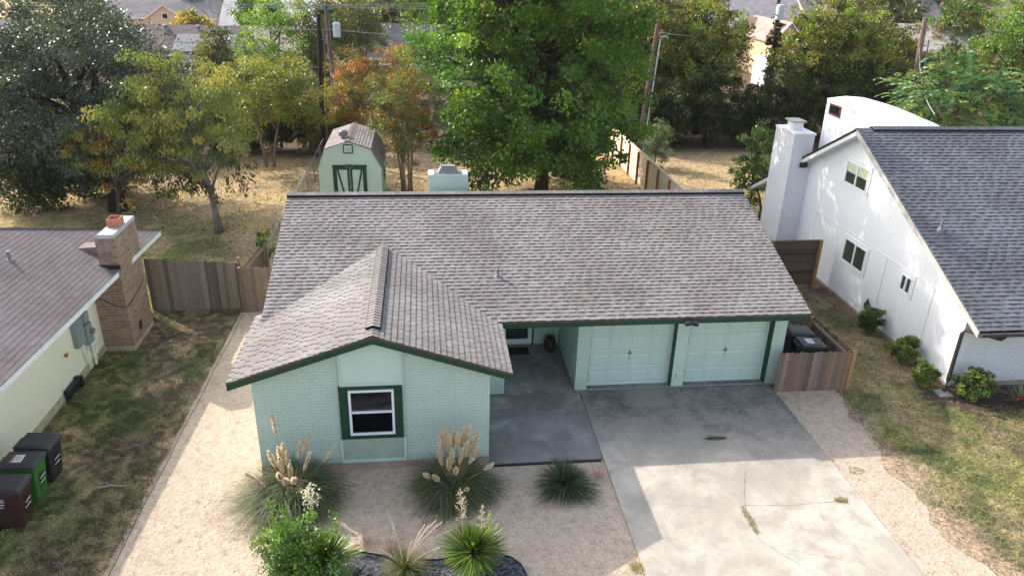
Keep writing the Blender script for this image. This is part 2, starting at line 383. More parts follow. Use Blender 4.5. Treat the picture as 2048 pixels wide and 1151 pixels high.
tag(d.build('walkway', m_walk), kind='structure')
d = MB(); d.box(-200, 200, -22, -11.2, -.2, -.02); tag(d.build('road', m_asphalt), kind='structure')
d = MB(); d.box(-200, 200, -11.2, -11.0, -.2, .1); tag(d.build('kerb', m_cap), kind='structure')
d = MB(); d.box(8.0, 13.9, -10.98, -9.4, -.3, .02); tag(d.build('driveway_apron', m_drive), kind='structure')
# patches of fresh cement and wash marks on the walk
def blob(mb, cx, cy, rx, ry, z, n=26, j=.08, seed=0, sq=4):
    r = random.Random(seed); pts = []
    for i in range(n):
        t = 2*math.pi*i/n; c, s = math.cos(t), math.sin(t); k = 1/(abs(c)**sq+abs(s)**sq)**(1/sq)*(1+r.uniform(-j, j)*.4)
        pts.append((cx+rx*c*k, cy+ry*s*k, z))
    mb.poly(pts)
# ------------------------------------------------------------------ roofs with real shingle courses
def jit(c, r, a=.07, warm=.02):
    k = 1+r.uniform(-a, a); q = r.uniform(-warm, warm); return (max(0, c[0]*k*(1+q)), c[1]*k, max(0, c[2]*k*(1-q)))
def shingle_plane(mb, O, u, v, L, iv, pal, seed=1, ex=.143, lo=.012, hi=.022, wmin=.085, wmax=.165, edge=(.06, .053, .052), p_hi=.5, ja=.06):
    """courses of laminated shingles: O eave point, u along the eave, v up the slope, iv(t)->(u0,u1) for slope distance t"""
    r = random.Random(seed); O, u, v = Vector(O), Vector(u).normalized(), Vector(v).normalized(); n = u.cross(v)
    t = 0; up = False
    while t < L-.01:
        t1 = min(t+ex, L); a, b = iv((t+t1)/2); x = a-r.uniform(0, .15)
        while x < b:
            up = (not up) if r.random() < .85 else up
            w_ = r.uniform(wmin, wmax)*(1.15 if up else .85); x0, x1 = max(x, a), min(x+w_, b); x += w_
            if x1-x0 < .015: continue
            h = hi if up else lo; c = jit(r.choice(pal), r, ja)
            p = [O+u*x0+v*t+n*h, O+u*x1+v*t+n*h, O+u*x1+v*t1+n*(h*.15), O+u*x0+v*t1+n*(h*.15)]
            mb.poly(p, c)
            e_ = edge if h == hi else tuple(q*.62 for q in c)  # dark cut edge; its colour also paints the shadow line under the tab
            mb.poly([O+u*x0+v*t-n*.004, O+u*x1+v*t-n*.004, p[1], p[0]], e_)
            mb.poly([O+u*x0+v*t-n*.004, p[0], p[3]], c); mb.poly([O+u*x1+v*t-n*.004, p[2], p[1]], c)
        t = t1
def ridge_caps(mb, A, B, side, drop, pal, seed=3, ex=.14, h=.012):
    """cap shingles along A-B; side = horizontal unit vector, drop = slope"""
    r = random.Random(seed); A, B = Vector(A), Vector(B); L = (B-A).length; d = (B-A)/L; s = Vector(side); w_ = .155; k = 0
    while k*ex < L-.01:
        a, b = A+d*(k*ex), A+d*min((k+1)*ex, L); c = jit(r.choice(pal), r, .08); z0, z1 = Vector((0, 0, h+.012)), Vector((0, 0, h))
        for sg in (-1, 1):
            e = s*sg*w_-Vector((0, 0, drop*w_))
            q = [a+z0, a+e+z0, b+e+z1, b+z1]; mb.poly(q if sg > 0 else q[::-1], c)
        e1, e2 = s*w_-Vector((0, 0, drop*w_)), -s*w_-Vector((0, 0, drop*w_))
        mb.poly([a+z0, a+e2+z0, a+e2, a, a+e1, a+e1+z0], (.04, .035, .035)); k += 1
def slab(mb, pts, t, col):   # roof deck
    mb.prism(pts, (0, 0, -t), col)

PAL = [(.265, .245, .238), (.275, .255, .248), (.255, .235, .23), (.285, .264, .257), (.24, .221, .216), (.268, .24, .232)]
PALG = [(.275, .255, .247), (.285, .265, .257), (.265, .246, .238), (.28, .26, .25)]
DK = (.06, .05, .05)
# ------------------------------------------------------------------ the mint brick house in the middle
H = thing('brick_house', 'mint green painted brick house with dark green trim, grey shingle roof and double garage', 'house', (0, 0, 0))
xl, xR, ym, ze, yr, zR = -.22, 14.15, 2.24, 2.63, 7.64, 4.406
sl = (zR-ze)/(yr-ym); Ls = math.hypot(yr-ym, zR-ze)
rf = MB()
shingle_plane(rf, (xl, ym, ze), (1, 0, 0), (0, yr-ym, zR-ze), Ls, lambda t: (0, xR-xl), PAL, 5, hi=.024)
for y0, z0, y1, z1 in ((ym+.02, ze, yr, zR), (2*yr-ym, ze, yr, zR)):
    slab(rf, [(xl+.01, y0, z0-.006), (xR-.01, y0, z0-.006), (xR-.01, y1, z1-.006), (xl+.01, y1, z1-.006)], .05, DK)
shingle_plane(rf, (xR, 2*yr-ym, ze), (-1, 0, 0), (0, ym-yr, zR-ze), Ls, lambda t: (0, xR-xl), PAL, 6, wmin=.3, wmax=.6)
roof = rf.build('roof', m_shingle, H)
g = MB(); xm, zr_, gl, gr = 2.71, 3.638, -.46, 5.79; zl, zg = 2.589, 2.589
def vy(x): return 3.03 if x < xl-.01 else 2.24+max(0, (min((x-gl)/(xm-gl), (gr-x)/(gr-xm))))*3.07
LL = math.hypot(xm-gl, zr_-zl); RL = math.hypot(gr-xm, zr_-zg)
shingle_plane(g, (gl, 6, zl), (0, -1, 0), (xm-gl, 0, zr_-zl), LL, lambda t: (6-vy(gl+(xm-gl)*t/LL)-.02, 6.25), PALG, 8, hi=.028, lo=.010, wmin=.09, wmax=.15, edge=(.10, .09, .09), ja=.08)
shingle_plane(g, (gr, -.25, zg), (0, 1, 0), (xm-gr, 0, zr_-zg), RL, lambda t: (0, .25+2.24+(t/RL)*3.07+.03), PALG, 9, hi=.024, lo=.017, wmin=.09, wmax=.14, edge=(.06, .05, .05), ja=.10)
slab(g, [(gl+.01, -.24, zl-.006), (xm, -.24, zr_-.006), (xm, 5.25, zr_-.006), (xl, 2.6, 2.66), (xl-.01, 3.0, 2.66), (gl+.01, 3.0, zl-.006)], .05, DK)
slab(g, [(xm, -.24, zr_-.006), (gr-.01, -.24, zg-.006), (gr-.01, 2.26, zg-.006), (xm, 5.25, zr_-.006)], .05, DK)
ridge_caps(g, (xm, -.25, zr_), (xm, 5.35, zr_), (1, 0, 0), .33, PALG, 4)
g.build('gable_roof', m_shingle, H)
# raised ridge vents under their own caps
def ridge_vent(A, B, side, drop, pal, sd, parent, w_=.17, h=.055):
    v = MB(); A, B, s = Vector(A), Vector(B), Vector(side)
    for sg in (-1, 1):
        e = s*sg*w_-Vector((0, 0, drop*w_)); q = [A+Vector((0, 0, h)), A+e+Vector((0, 0, h)), A+e, A]
        v.prism(q, B-A, (.015, .015, .018))
    o = v.build('ridge_vent', m_attr, parent); c = MB()
    ridge_caps(c, A+Vector((0, 0, h)), B+Vector((0, 0, h)), side, drop, pal, sd, h=.006); c.build('ridge_cap', m_shingle, o); return o
ridge_vent((xm, .12, zr_+.01), (xm, 5.0, zr_+.01), (1, 0, 0), .33, PALG, 5, H)
ridge_vent((xl, yr, zR+.01), (xR, yr, zR+.01), (0, 1, 0), sl, PAL, 6, H)
v = MB(); v.lathe(5.83, 3.9, [(.035, 3.05), (.035, 3.42), (.03, 3.43)], 10); v.lathe(5.83, 3.9, [(.09, 3.14), (.08, 3.2), (.04, 3.26)], 12)
v.poly([(5.73, 3.72, 3.125+.02), (5.93, 3.72, 3.125+.02), (5.93, 3.98, 3.21+.02), (5.73, 3.98, 3.21+.02)]); v.build('vent_pipe', m_metal, H)
# fascias
f = MB(); f.box(gr-.1, xR, ym+.005, ym+.035, ze-.19, ze-.05); f.build('fascia', m_green, H)
f = MB(); f.box(gr-.1, xR, ym-.004, ym+.03, ze-.049, ze-.004); f.box(xR-.012, xR+.012, ym, ym+.02, ze-.05, ze); f.build('drip_edge', m_drip, H)
f = MB()
for (xa, za, xb, zb) in ((gl, zl, xm, zr_), (xm, zr_, gr, zg)):
    f.prism([(xa, -.235, za-.055), (xb, -.235, zb-.055), (xb, -.235, zb-.20), (xa, -.235, za-.20)], (0, .03, 0))
f.build('rake_board', m_green, H)
f = MB()
for (xa, za, xb, zb) in ((gl, zl, xm, zr_), (xm, zr_, gr, zg)):
    f.prism([(xa-.0, -.252, za-.004), (xb, -.252, zb-.004), (xb, -.252, zb-.054), (xa, -.252, za-.054)], (0, .04, 0))
f.build('drip_edge', m_drip, H)
for sx in (xl, xR-.03):
    f = MB()
    f.prism([(sx, ym+.04, ze-.06), (sx, yr, zR-.06), (sx, yr, zR-.2), (sx, ym+.04, ze-.2)], (.03, 0, 0))
    f.prism([(sx, yr, zR-.06), (sx, 13.0, ze-.06), (sx, 13.0, ze-.2), (sx, yr, zR-.2)], (.03, 0, 0)); f.build('rake_board', m_green, H)
# walls
wb = lambda *q: box('wall', m_mintbrick, *q, H)
W_ = MB(); und = lambda x: (zl+(x-gl)*.331 if x < xm else zg+(gr-x)*.3406)-.08
W_.prism([(0, 0, .17), (5.3, 0, .17), (5.3, 0, und(5.3)), (xm, 0, und(xm)), (0, 0, und(0))], (0, .2, 0))
W_.build('wall', m_mintbrick, H); wb(0, .2, .2, 12.6, .17, 2.62); wb(5.1, 5.3, .2, 3.0, .17, 2.62); wb(5.302, 5.985, 3.0, 3.2, .0, 2.5)
wb(8.0, 8.34, 3.06, 3.5, 0, 2.5); wb(13.62, 14.0, 3.06, 3.5, -.05, 2.5); wb(13.8, 14.0, 3.5, 12.6, -.05, 2.62); wb(.2, 13.8, 12.4, 12.6, -.1, 2.62)
for sx in (.0, 13.8): W_ = MB(); W_.prism([(sx, 2.6, 2.622), (sx, 12.6, 2.622), (sx, yr, zR-.12)], (.2, 0, 0)); W_.build('gable_wall', m_mintbrick, H)
p = MB(); p.box(5.78, 5.98, 3.21, 5.85, 0, 2.5); p.box(5.98, 8.0, 5.85, 6.0, 0, 2.5); p.box(8.0, 8.15, 3.51, 5.85, 0, 2.5)
p.box(10.80, 11.15, 3.06, 3.4, 0, 2.5); p.box(8.34, 13.62, 3.12, 3.4, 2.14, 2.5)
p.build('plain_wall', m_mint, H)
p = MB(); p.box(5.3, 14.05, ym+.04, 6.0, 2.5, 2.53); p.build('porch_ceiling', m_mintpale, H)
p = MB(); p.box(-.012, 5.312, -.012, .19, -.45, .165); p.box(-.012, .2, .2, 12.6, -.45, .165); p.box(5.1, 5.306, .19, 2.99, -.3, .165); p.build('foundation', m_found, H)
for xa in (10.775, 13.595): box('door_jamb', m_green, xa, xa+.025, 3.045, 3.27, 0, 2.14, H)
for xa in (8.341, 11.151): box('door_jamb', m_green, xa, xa+.03, 3.2, 3.27, 0, 2.14, H)  # thin left jambs, dark also to paint in the shadow line there
for x0 in (8.345, 11.155):
    dr = MB(); y = 3.275; Wd = 2.43; dr.box(x0, x0+Wd, y, y+.05, .0, 2.13)
    for r_ in range(4):
        z0 = .01+r_*.53
        for c_ in range(4):
            xa, xb = x0+.06+c_*.592, x0+.06+c_*.592+.535; za, zb = z0+.085, z0+.445
            # raised panel with sloping border
            o4 = [(xa, y, za), (xb, y, za), (xb, y, zb), (xa, y, zb)]; i4 = [(xa+.035, y-.018, za+.035), (xb-.035, y-.018, za+.035), (xb-.035, y-.018, zb-.035), (xa+.035, y-.018, zb-.035)]
            g4 = [(xa-.02, y-.012, za-.02), (xb+.02, y-.012, za-.02), (xb+.02, y-.012, zb+.02), (xa-.02, y-.012, zb+.02)]
            for i in range(4): j = (i+1) % 4; dr.poly([o4[i], o4[j], i4[j], i4[i]]); dr.poly([g4[i], g4[j], o4[j], o4[i]])
            dr.poly(i4)
        # rails and stiles around the panels
        xs = [x0]+sum([[x0+.06+c_*.592-.02, x0+.06+c_*.592+.555] for c_ in range(4)], [])+[x0+Wd]
        for k in range(0, len(xs), 2): dr.box(xs[k], xs[k+1], y-.012, y+.01, z0+.004, z0+.524)
        dr.box(x0, x0+Wd, y-.0115, y+.01, z0+.004, z0+.065); dr.box(x0, x0+Wd, y-.0115, y+.01, z0+.465, z0+.524)
    do = dr.build('garage_door', m_garage, H)
    h = MB(); cx = x0+Wd/2; h.box(cx-.02, cx+.02, y-.028, y-.012, .98, 1.12); h.box(cx-.05, cx+.05, y-.05, y-.028, 1.035, 1.06); h.box(cx-.012, cx+.012, y-.026, y-.012, .88, .92)
    h.build('handle', m_metal, do)
# window bay
b = MB(); zt = lambda x: und(x)-.0
b.prism([(1.91, -.05, 2.295), (3.32, -.05, 2.295), (3.32, -.05, zt(3.32)), (xm, -.05, zt(xm)), (1.91, -.05, zt(1.91))], (0, .05, 0)); b.build('upper_panel', m_mintpale, H)
b = MB(); b.box(1.91, 3.32, -.07, -.05, 2.295, 2.36); b.box(1.91, 1.965, -.07, -.05, 2.36, zt(1.91)); b.box(3.265, 3.32, -.07, -.05, 2.36, zt(3.32))
b.build('panel_trim', m_mint, H)
b = MB(); x0, x1, z0, z1 = 1.88, 3.30, .88, 2.29; wx0, wx1, wz0, wz1 = 2.09, 3.11, 1.0, 2.2
b.box(x0, wx0, -.08, 0, z0, z1); b.box(wx1, x1, -.08, 0, z0, z1); b.box(wx0, wx1, -.08, 0, z0, wz0); b.box(wx0, wx1, -.08, 0, wz1, z1)
b.build('window_surround', m_green, H)
wf = MB(); t = .055; wf.box(wx0, wx0+t, -.11, -.02, wz0, wz1); wf.box(wx1-t, wx1, -.11, -.02, wz0, wz1); wf.box(wx0+t, wx1-t, -.11, -.02, wz0, wz0+t); wf.box(wx0+t, wx1-t, -.11, -.02, wz1-t, wz1)
wf.box(wx0+t, wx1-t, -.10, -.02, 1.585, 1.63); wo = wf.build('window', m_vinyl, H, bevel=.004)
box('pane', m_glass, wx0+t, wx1-t, -.05, -.045, 1.63, wz1-t, wo); box('insect_screen', m_screen, wx0+t, wx1-t, -.07, -.065, wz0+t, 1.585, wo)
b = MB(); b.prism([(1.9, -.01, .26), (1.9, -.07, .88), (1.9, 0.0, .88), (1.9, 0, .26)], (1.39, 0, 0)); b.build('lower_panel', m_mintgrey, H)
b = MB(); b.box(1.86, 3.34, -.05, 0, .20, .262); b.box(1.84, 1.897, -.06, 0, .262, .875); b.box(3.293, 3.35, -.06, 0, .262, .875); b.build('sill_ledge', m_mint, H)
# front door
dd = MB(); dd.box(6.16, 7.14, 5.80, 5.85, .06, .14); dd.box(6.16, 6.28, 5.80, 5.85, .14, 2.08); dd.box(7.02, 7.14, 5.80, 5.85, .14, 2.08); dd.box(6.28, 7.02, 5.80, 5.85, 1.98, 2.08)
dd.box(6.28, 7.02, 5.80, 5.85, .14, .22); do = dd.build('door', m_vinyl, H); box('glass', glassm('green_storm_glass', (.02, .045, .045), .08), 6.28, 7.02, 5.83, 5.84, .22, 1.98, do)
dd = MB(); dd.box(7.142, 7.2, 5.815, 5.85, 0, 2.1); dd.box(6.02, 6.158, 5.815, 5.85, 0, 2.1); dd.build('door_trim', m_green, H)
# floodlight on the fascia
sl_ = MB(); sl_.box(10.72, 10.80, 2.15, 2.24, 2.48, 2.56); sl_.build('floodlight', m_black, H)
s2 = MB(); s2.obox((10.60, 2.02, 2.47), (.17, .02, .02), (-.01, .12, .03), (0, -.03, .08)); s2.obox((10.80, 2.04, 2.47), (.14, -.02, -.01), (.01, .12, .03), (0, -.03, .08)); s2.build('lamp_head', m_black, bpy.data.objects['floodlight'])
s2 = MB(); s2.lathe(10.98, 3.04, [(.045, .3), (.045, .42)], 10); s2.build('outlet_cover', m_mintpale, H)
# rear chimney
c = MB(); c.box(4.02, 5.32, 9.0, 9.62, 3.7, 4.6); ch = c.build('chimney', m_mintbrick, H)
c = MB(); c.box(4.03, 5.31, 9.01, 9.61, 4.601, 4.63); c.build('cap', m_mint, ch)
c = MB(); c.poly([(4.33, 9.1, 4.635), (5.0, 9.1, 4.635), (4.86, 9.22, 4.84), (4.47, 9.22, 4.84)]); c.poly([(5.0, 9.5, 4.635), (4.33, 9.5, 4.635), (4.47, 9.4, 4.84), (4.86, 9.4, 4.84)])
c.poly([(4.33, 9.5, 4.635), (4.33, 9.1, 4.635), (4.47, 9.22, 4.84), (4.47, 9.4, 4.84)]); c.poly([(5.0, 9.1, 4.635), (5.0, 9.5, 4.635), (4.86, 9.4, 4.84), (4.86, 9.22, 4.84)])
c.box(4.43, 4.9, 9.2, 9.42, 4.841, 4.86); c.box(4.2, 5.12, 9.05, 9.55, 4.631, 4.65); c.build('flue_cover', m_metal, ch)

# porch things
t = MB(); t.box(6.15, 7.0, 5.18, 5.62, .006, .024); tag(t.build('door_mat', plain('black_rubber_mat', (.015, .013, .012), .9, .3, 20, .3)), 'black rubber mat on the porch floor before the front door', 'door mat')
t = MB(); t.lathe(7.66, 5.42, [(.10, .004), (.17, .08), (.20, .22), (.17, .36), (.12, .42), (.14, .46), (.12, .455), (.10, .40)], 14)
tag(t.build('floor_vase', plain('brown_glazed_clay', (.045, .028, .022), .5, .3, 8)), 'dark brown rounded vase in the corner of the porch', 'vase')

# ------------------------------------------------------------------ left neighbour: cream walls, hip roof, brick chimney
A = thing('cream_house', 'cream panel house with purple brown hip roof and tan brick chimney at left', 'house', (-6, 0, -.25))
ex0, eyb, hz, hs = -5.05, 10.24, 2.4, .385
xr0 = -11.2; run = ex0-xr0; zt_ = hz+run*hs; yf = -8.5
PALL = [(.18, .158, .16), (.188, .165, .167), (.17, .15, .15), (.184, .16, .16)]
EX = lambda y: -5.01-(10.24-y)*.03      # eave runs a touch out of square
lm = MB(); Lh = math.hypot(run, run*hs); u_ = Vector((-.03, -1, 0)).normalized()*-1   # towards +y
O = Vector((EX(yf), yf, hz)); vdir = Vector((-run, 0, run*hs)); u_ = Vector((.03, 1, 0)).normalized()
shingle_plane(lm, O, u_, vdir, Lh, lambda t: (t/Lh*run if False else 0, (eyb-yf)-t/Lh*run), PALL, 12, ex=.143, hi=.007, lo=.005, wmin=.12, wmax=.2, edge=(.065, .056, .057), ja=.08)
pk = Vector((EX(eyb-run)-run, eyb-run, zt_)); xrf = EX(yf)-run
slab(lm, [tuple(O-Vector((0.01, 0, .006))), (EX(eyb)-.01, eyb-.01, hz-.006), tuple(pk-Vector((0, 0, .006))), (xrf, yf, zt_-.006)], .06, DK)
slab(lm, [(EX(eyb)-.01, eyb-.01, hz-.006), (2*xr0-ex0, eyb-.01, hz-.006), tuple(pk-Vector((0, 0, .006)))], .06, (.24, .2, .2))
slab(lm, [(xrf, yf, zt_-.006), tuple(pk-Vector((0, 0, .006))), (2*xr0-ex0, eyb, hz-.006), (2*xr0-ex0, yf, hz-.006)], .06, (.24, .2, .2))
ridge_caps(lm, (EX(eyb), eyb, hz+.02), tuple(pk+Vector((0, 0, .02))), (.7071, .7071, 0), .27, [(.22, .19, .2)], 4)
ridge_caps(lm, tuple(pk+Vector((0, 0, .0))), (xrf, yf, zt_), (1, 0, 0), .33, PALL, 4)
lm.build('roof', m_shingle, A)
f = MB(); f.prism([(EX(yf)+.0, yf, hz-.02), (EX(eyb), eyb, hz-.02), (EX(eyb), eyb, hz-.17), (EX(yf), yf, hz-.17)], (-.03, 0, 0)); f.box(-12, -5.04, eyb-.03, eyb, hz-.17, hz-.02); f.build('fascia', m_white, A)
f = MB(); f.prism([(EX(yf)-.03, yf, hz-.16), (EX(eyb)-.03, eyb-.03, hz-.16), (-6.3, eyb-.03, hz-.16), (-6.3, yf, hz-.16)], (0, 0, -.02)); f.build('soffit', m_white, A)
wl = lambda y: -6.0+.006*y
f = MB(); f.prism([(wl(-8), -8, 0), (wl(9.6), 9.6, 0), (-6.2, 9.6, 0), (-6.2, -8, 0)], (0, 0, 2.24)); f.box(-16, -6.2, 9.4, 9.6, 0, 2.3); f.box(-16, -6.2, -8, -7.8, 0, 2.3); f.build('wall', m_cream, A)
f = MB(); f.prism([(wl(-8)+.02, -8, -.4), (wl(9.6)+.02, 9.6, -.4), (-6.2, 9.6, -.4), (-6.2, -8, -.4)], (0, 0, .4)); f.build('foundation', m_foundl, A)
c = MB(); c.box(-5.985, -5.09, 6.7, 8.45, -.1, 2.1); c.prism([(-5.985, 6.7, 2.1), (-5.09, 6.7, 2.1), (-5.06, 6.7, 3.42), (-5.60, 6.7, 3.42), (-5.60, 6.7, 2.45)], (0, 1.75, 0))
ch = c.build('chimney', m_tanbrick, A); c = MB(); c.prism([(-5.60, 6.7, 3.421), (-5.06, 6.7, 3.421), (-5.10, 6.78, 3.50), (-5.55, 6.78, 3.50)], (0, 1.75, 0)); c.build('cap', m_cap, ch)
c = MB(); c.box(-5.50, -5.16, 7.45, 7.47, 3.50, 3.74); c.box(-5.50, -5.16, 7.85, 7.87, 3.50, 3.74); c.box(-5.50, -5.48, 7.47, 7.85, 3.50, 3.74); c.box(-5.18, -5.16, 7.47, 7.85, 3.50, 3.74); c.build('flue', m_clay, ch)
c = MB(); c.box(-6.0, -5.082, 6.69, 8.46, -.45, -.1); c.build('foundation', m_foundl, ch)
c = MB(); c.box(-5.093, -5.083, 7.32, 7.56, .12, .42); c.build('cleanout_door', m_black, ch)
c = MB(); c.box(-5.64, -5.03, 6.66, 6.70, 2.47, 2.60); c.build('flashing', m_black, ch)
c = MB(); c.tube([(-5.9, 6.67, 1.62), (-5.6, 6.66, 1.42), (-5.35, 6.66, 1.27), (-5.075, 6.68, 1.22), (-5.07, 7.2, 1.25), (-5.07, 7.8, 1.35), (-5.08, 8.3, 1.46)], .012, 6); c.build('cable', m_black, ch)
c = MB(); c.lathe(-7.37, 5.55, [(.045, 3.1), (.045, 3.52)], 10); c.lathe(-7.37, 5.55, [(.13, 3.16), (.11, 3.25), (.05, 3.3)], 12); c.build('vent_pipe', m_metal, A)
# cricket behind the chimney
c = MB(); c.prism([(-6.45, 7.3, 2.9), (-5.6, 7.3, 2.62), (-5.6, 7.3, 2.95)], (0, .5, 0), (.27, .21, .21)); c.build('roof_cricket', m_shingle, A)
# meters and pipes on the cream wall
eb = MB(); eb.box(-5.965, -5.82, 4.95, 5.42, .78, 1.75); e_ = eb.build('breaker_panel', m_greymetal, A, bevel=.012)
eb = MB(); eb.box(-5.82, -5.812, 4.99, 5.38, .84, 1.70); eb.build('panel_door', m_greymetal, e_)
eb = MB(); eb.box(-5.965, -5.83, 5.55, 5.92, .55, 1.18); eo = eb.build('meter_box', m_greymetal, A, bevel=.012)
eb = MB(); eb.tube([(-5.83, 5.80, .92), (-5.74, 5.80, .92)], .085, 14); eb.build('meter', m_metal, eo)
eb = MB(); eb.box(-5.965, -5.85, 5.62, 5.92, 1.22, 1.52); eb.build('junction_box', m_greymetal, A, bevel=.02)
eb = MB(); eb.tube([(-5.93, 5.62, .55), (-5.93, 5.62, -.2)], .03, 8); eb.tube([(-5.9, 5.82, .55), (-5.9, 5.82, -.2)], .045, 8); eb.tube([(-5.93, 5.33, .78), (-5.93, 5.33, .3), (-5.93, 5.5, .1), (-5.93, 5.5, -.2)], .025, 8)
eb.tube([(-5.93, 5.95, .6), (-5.93, 5.95, .2), (-5.9, 5.98, -.1)], .014, 6); eb.box(-5.96, -5.85, 5.36, 5.56, .12, .40); eb.box(-5.96, -5.86, 5.88, 6.06, .08, .34); eb.build('conduit', m_cream, A)
eb = MB(); eb.tube([(-5.96, 4.37, .9), (-5.90, 4.37, .9)], .05, 12); eb.tube([(-5.9, 4.37, .9), (-5.9, 4.43, .97)], .018, 8); eb.build('hose_bib', plain('orange_rust', (.55, .13, .03), .6, .3), A)
eb = MB(); eb.box(-5.96, -5.8, 3.82, 4.62, -.08, .08); eb.box(-5.96, -5.84, 3.84, 4.6, -.2, -.08); eb.box(-5.96, -5.75, 4.5, 4.64, -.2, .12)
eb.build('crawl_vent', m_black, A, bevel=.02)

# ------------------------------------------------------------------ right neighbour: white two-level house
B = thing('white_house', 'white two-level house with slate grey roof, brick chimney and dark gutters', 'house', (19, 2.5, 0))
bx, by0, bz0, by1, bz1 = 18.7, 1.62, 2.27, 9.36, 6.09; sB = (bz1-bz0)/(by1-by0); LB = math.hypot(by1-by0, bz1-bz0); bXR = 44
PALB = [(.165, .17, .19), (.175, .18, .20), (.155, .16, .18), (.17, .175, .195)]
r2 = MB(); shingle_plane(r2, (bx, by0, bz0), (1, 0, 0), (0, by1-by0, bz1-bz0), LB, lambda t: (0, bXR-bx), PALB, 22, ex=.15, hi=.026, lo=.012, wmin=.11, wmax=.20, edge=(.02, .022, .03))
slab(r2, [(bx+.01, by0+.02, bz0-.006), (bXR, by0+.02, bz0-.006), (bXR, by1, bz1-.006), (bx+.01, by1, bz1-.006)], .06, (.03, .03, .035))
yb_ = 16.9; zb_ = bz1-(yb_-by1)*.556
slab(r2, [(bx, by1, bz1), (bXR, by1, bz1), (bXR, yb_, zb_), (bx, yb_, zb_)], .07, (.10, .11, .13))
r2.build('roof', m_shingle, B)
ridge_vent((bx+.5, by1, bz1+.01), (bXR, by1, bz1+.01), (0, 1, 0), .5, PALB, 7, B)
r3 = MB(); ridge_caps(r3, (bx, by1, bz1), (bx+.5, by1, bz1), (0, 1, 0), .5, PALB, 8); r3.build('ridge_cap', m_shingle, B)
f = MB(); f.prism([(bx-.02, by0, bz0-.02), (bx-.02, by1, bz1-.02), (bx-.02, by1, bz1-.22), (bx-.02, by0, bz0-.2)], (.03, 0, 0)); f.build('rake_board', plain('grey_rake_board', (.42, .41, .38), .6), B)
f = MB(); f.prism([(bx-.03, by1, bz1-.0), (bx-.03, yb_, zb_), (bx-.03, yb_, zb_-.1), (bx-.03, by1, bz1-.10)], (.04, 0, 0)); f.build('drip_edge', m_black, B)
f = MB(); f.prism([(bx-.02, by1, bz1-.101), (bx-.02, yb_, zb_-.101), (bx-.02, yb_, zb_-.26), (bx-.02, by1, bz1-.26)], (.03, 0, 0)); f.build('rake_board', m_white, B)
f = MB()
for (ya, za, yb2, zb2) in ((by0, bz0, by1, bz1), (by1, bz1, yb_, zb_)):
    f.prism([(bx, ya, za-.2), (bx, yb2, zb2-.2), (19.05, yb2, zb2-.2), (19.05, ya, za-.2)], (0, 0, -.015))
f.build('soffit', m_white, B)
f = MB(); f.prism([(19.05, 2.55, 0), (19.05, 15.9, 0), (19.05, 15.9, bz1-(15.9-by1)*.556-.2), (19.05, by1, bz1-.2), (19.05, 2.55, bz0+(2.55-by0)*sB-.2)], (.2, 0, 0)); f.build('side_wall', m_whiteside, B)
box('front_wall', m_whitebrick, 19.25, bXR, 2.55, 2.75, .1, 2.5, B); box('rear_wall', m_whitebrick, 19.25, bXR, 15.7, 15.9, .1, 2.5, B)
f = MB(); f.box(19.02, 19.24, 2.5, 15.92, -.2, .04); f.box(19.24, bXR, 2.51, 2.74, -.2, .1); f.build('foundation', m_found, B)
f = MB(); f.box(19.035, 19.05, 2.56, 12.6, 2.42, 2.45)
for y in (12.62, 11.4, 6.6, 4.1): f.box(19.035, 19.05, y, y+.03, .04, 2.42)
f.build('batten', m_white, B)
def side_window(y0, y1, z0, z1, xw=19.05, parent=B, blind=False):
    t_ = MB(); k = .11
    t_.box(xw-.03, xw, y0-k, y0, z0-k, z1+k); t_.box(xw-.03, xw, y1, y1+k, z0-k, z1+k); t_.box(xw-.03, xw, y0, y1, z0-k, z0); t_.box(xw-.03, xw, y0, y1, z1, z1+k)
    o = t_.build('window', m_white, parent)
    t_ = MB(); k = .05; ymid = (y0+y1)/2
    t_.box(xw-.05, xw-.005, y0, y0+k, z0, z1); t_.box(xw-.05, xw-.005, y1-k, y1, z0, z1); t_.box(xw-.05, xw-.005, y0+k, y1-k, z0, z0+k); t_.box(xw-.05, xw-.005, y0+k, y1-k, z1-k, z1); t_.box(xw-.052, xw-.005, ymid-.035, ymid+.035, z0+k, z1-k)
    t_.build('window_frame', m_vinyl, o); box('pane', glassm('green_grey_glass', (.045, .06, .045), .03) if 'green_grey_glass' not in bpy.data.materials else bpy.data.materials['green_grey_glass'], xw-.02, xw-.012, y0+k, y1-k, z0+k, z1-k, o)
    if blind: box('roller_blind', plain('green_blind', (.55, .60, .42), .7), xw-.026, xw-.021, y0+k, y1-k, (z0+z1)/2+.02, z1-k, o)
side_window(8.58, 10.02, 4.02, 4.83, blind=True); side_window(7.72, 9.12, 1.36, 2.22); side_window(5.12, 5.66, 1.72, 2.28)
c = MB(); c.box(18.2, 19.045, 12.64, 14.27, -.2, 5.12); ch = c.build('chimney', m_whitebrick, B)
c = MB(); c.box(18.17, 19.07, 12.61, 14.30, 5.121, 5.19); c.build('cap', m_white, ch)
c = MB(); c.box(18.38, 18.78, 13.2, 13.75, 5.19, 5.50); c.build('flue', m_whitebrick, ch); c = MB(); c.box(18.30, 18.86, 13.1, 13.85, 5.501, 5.56); c.build('flue_cap', m_cap, ch)
c = MB(); c.box(18.62, 18.9, 12.52, 12.64, 3.86, 4.05); c.build('flashing', m_black, ch)
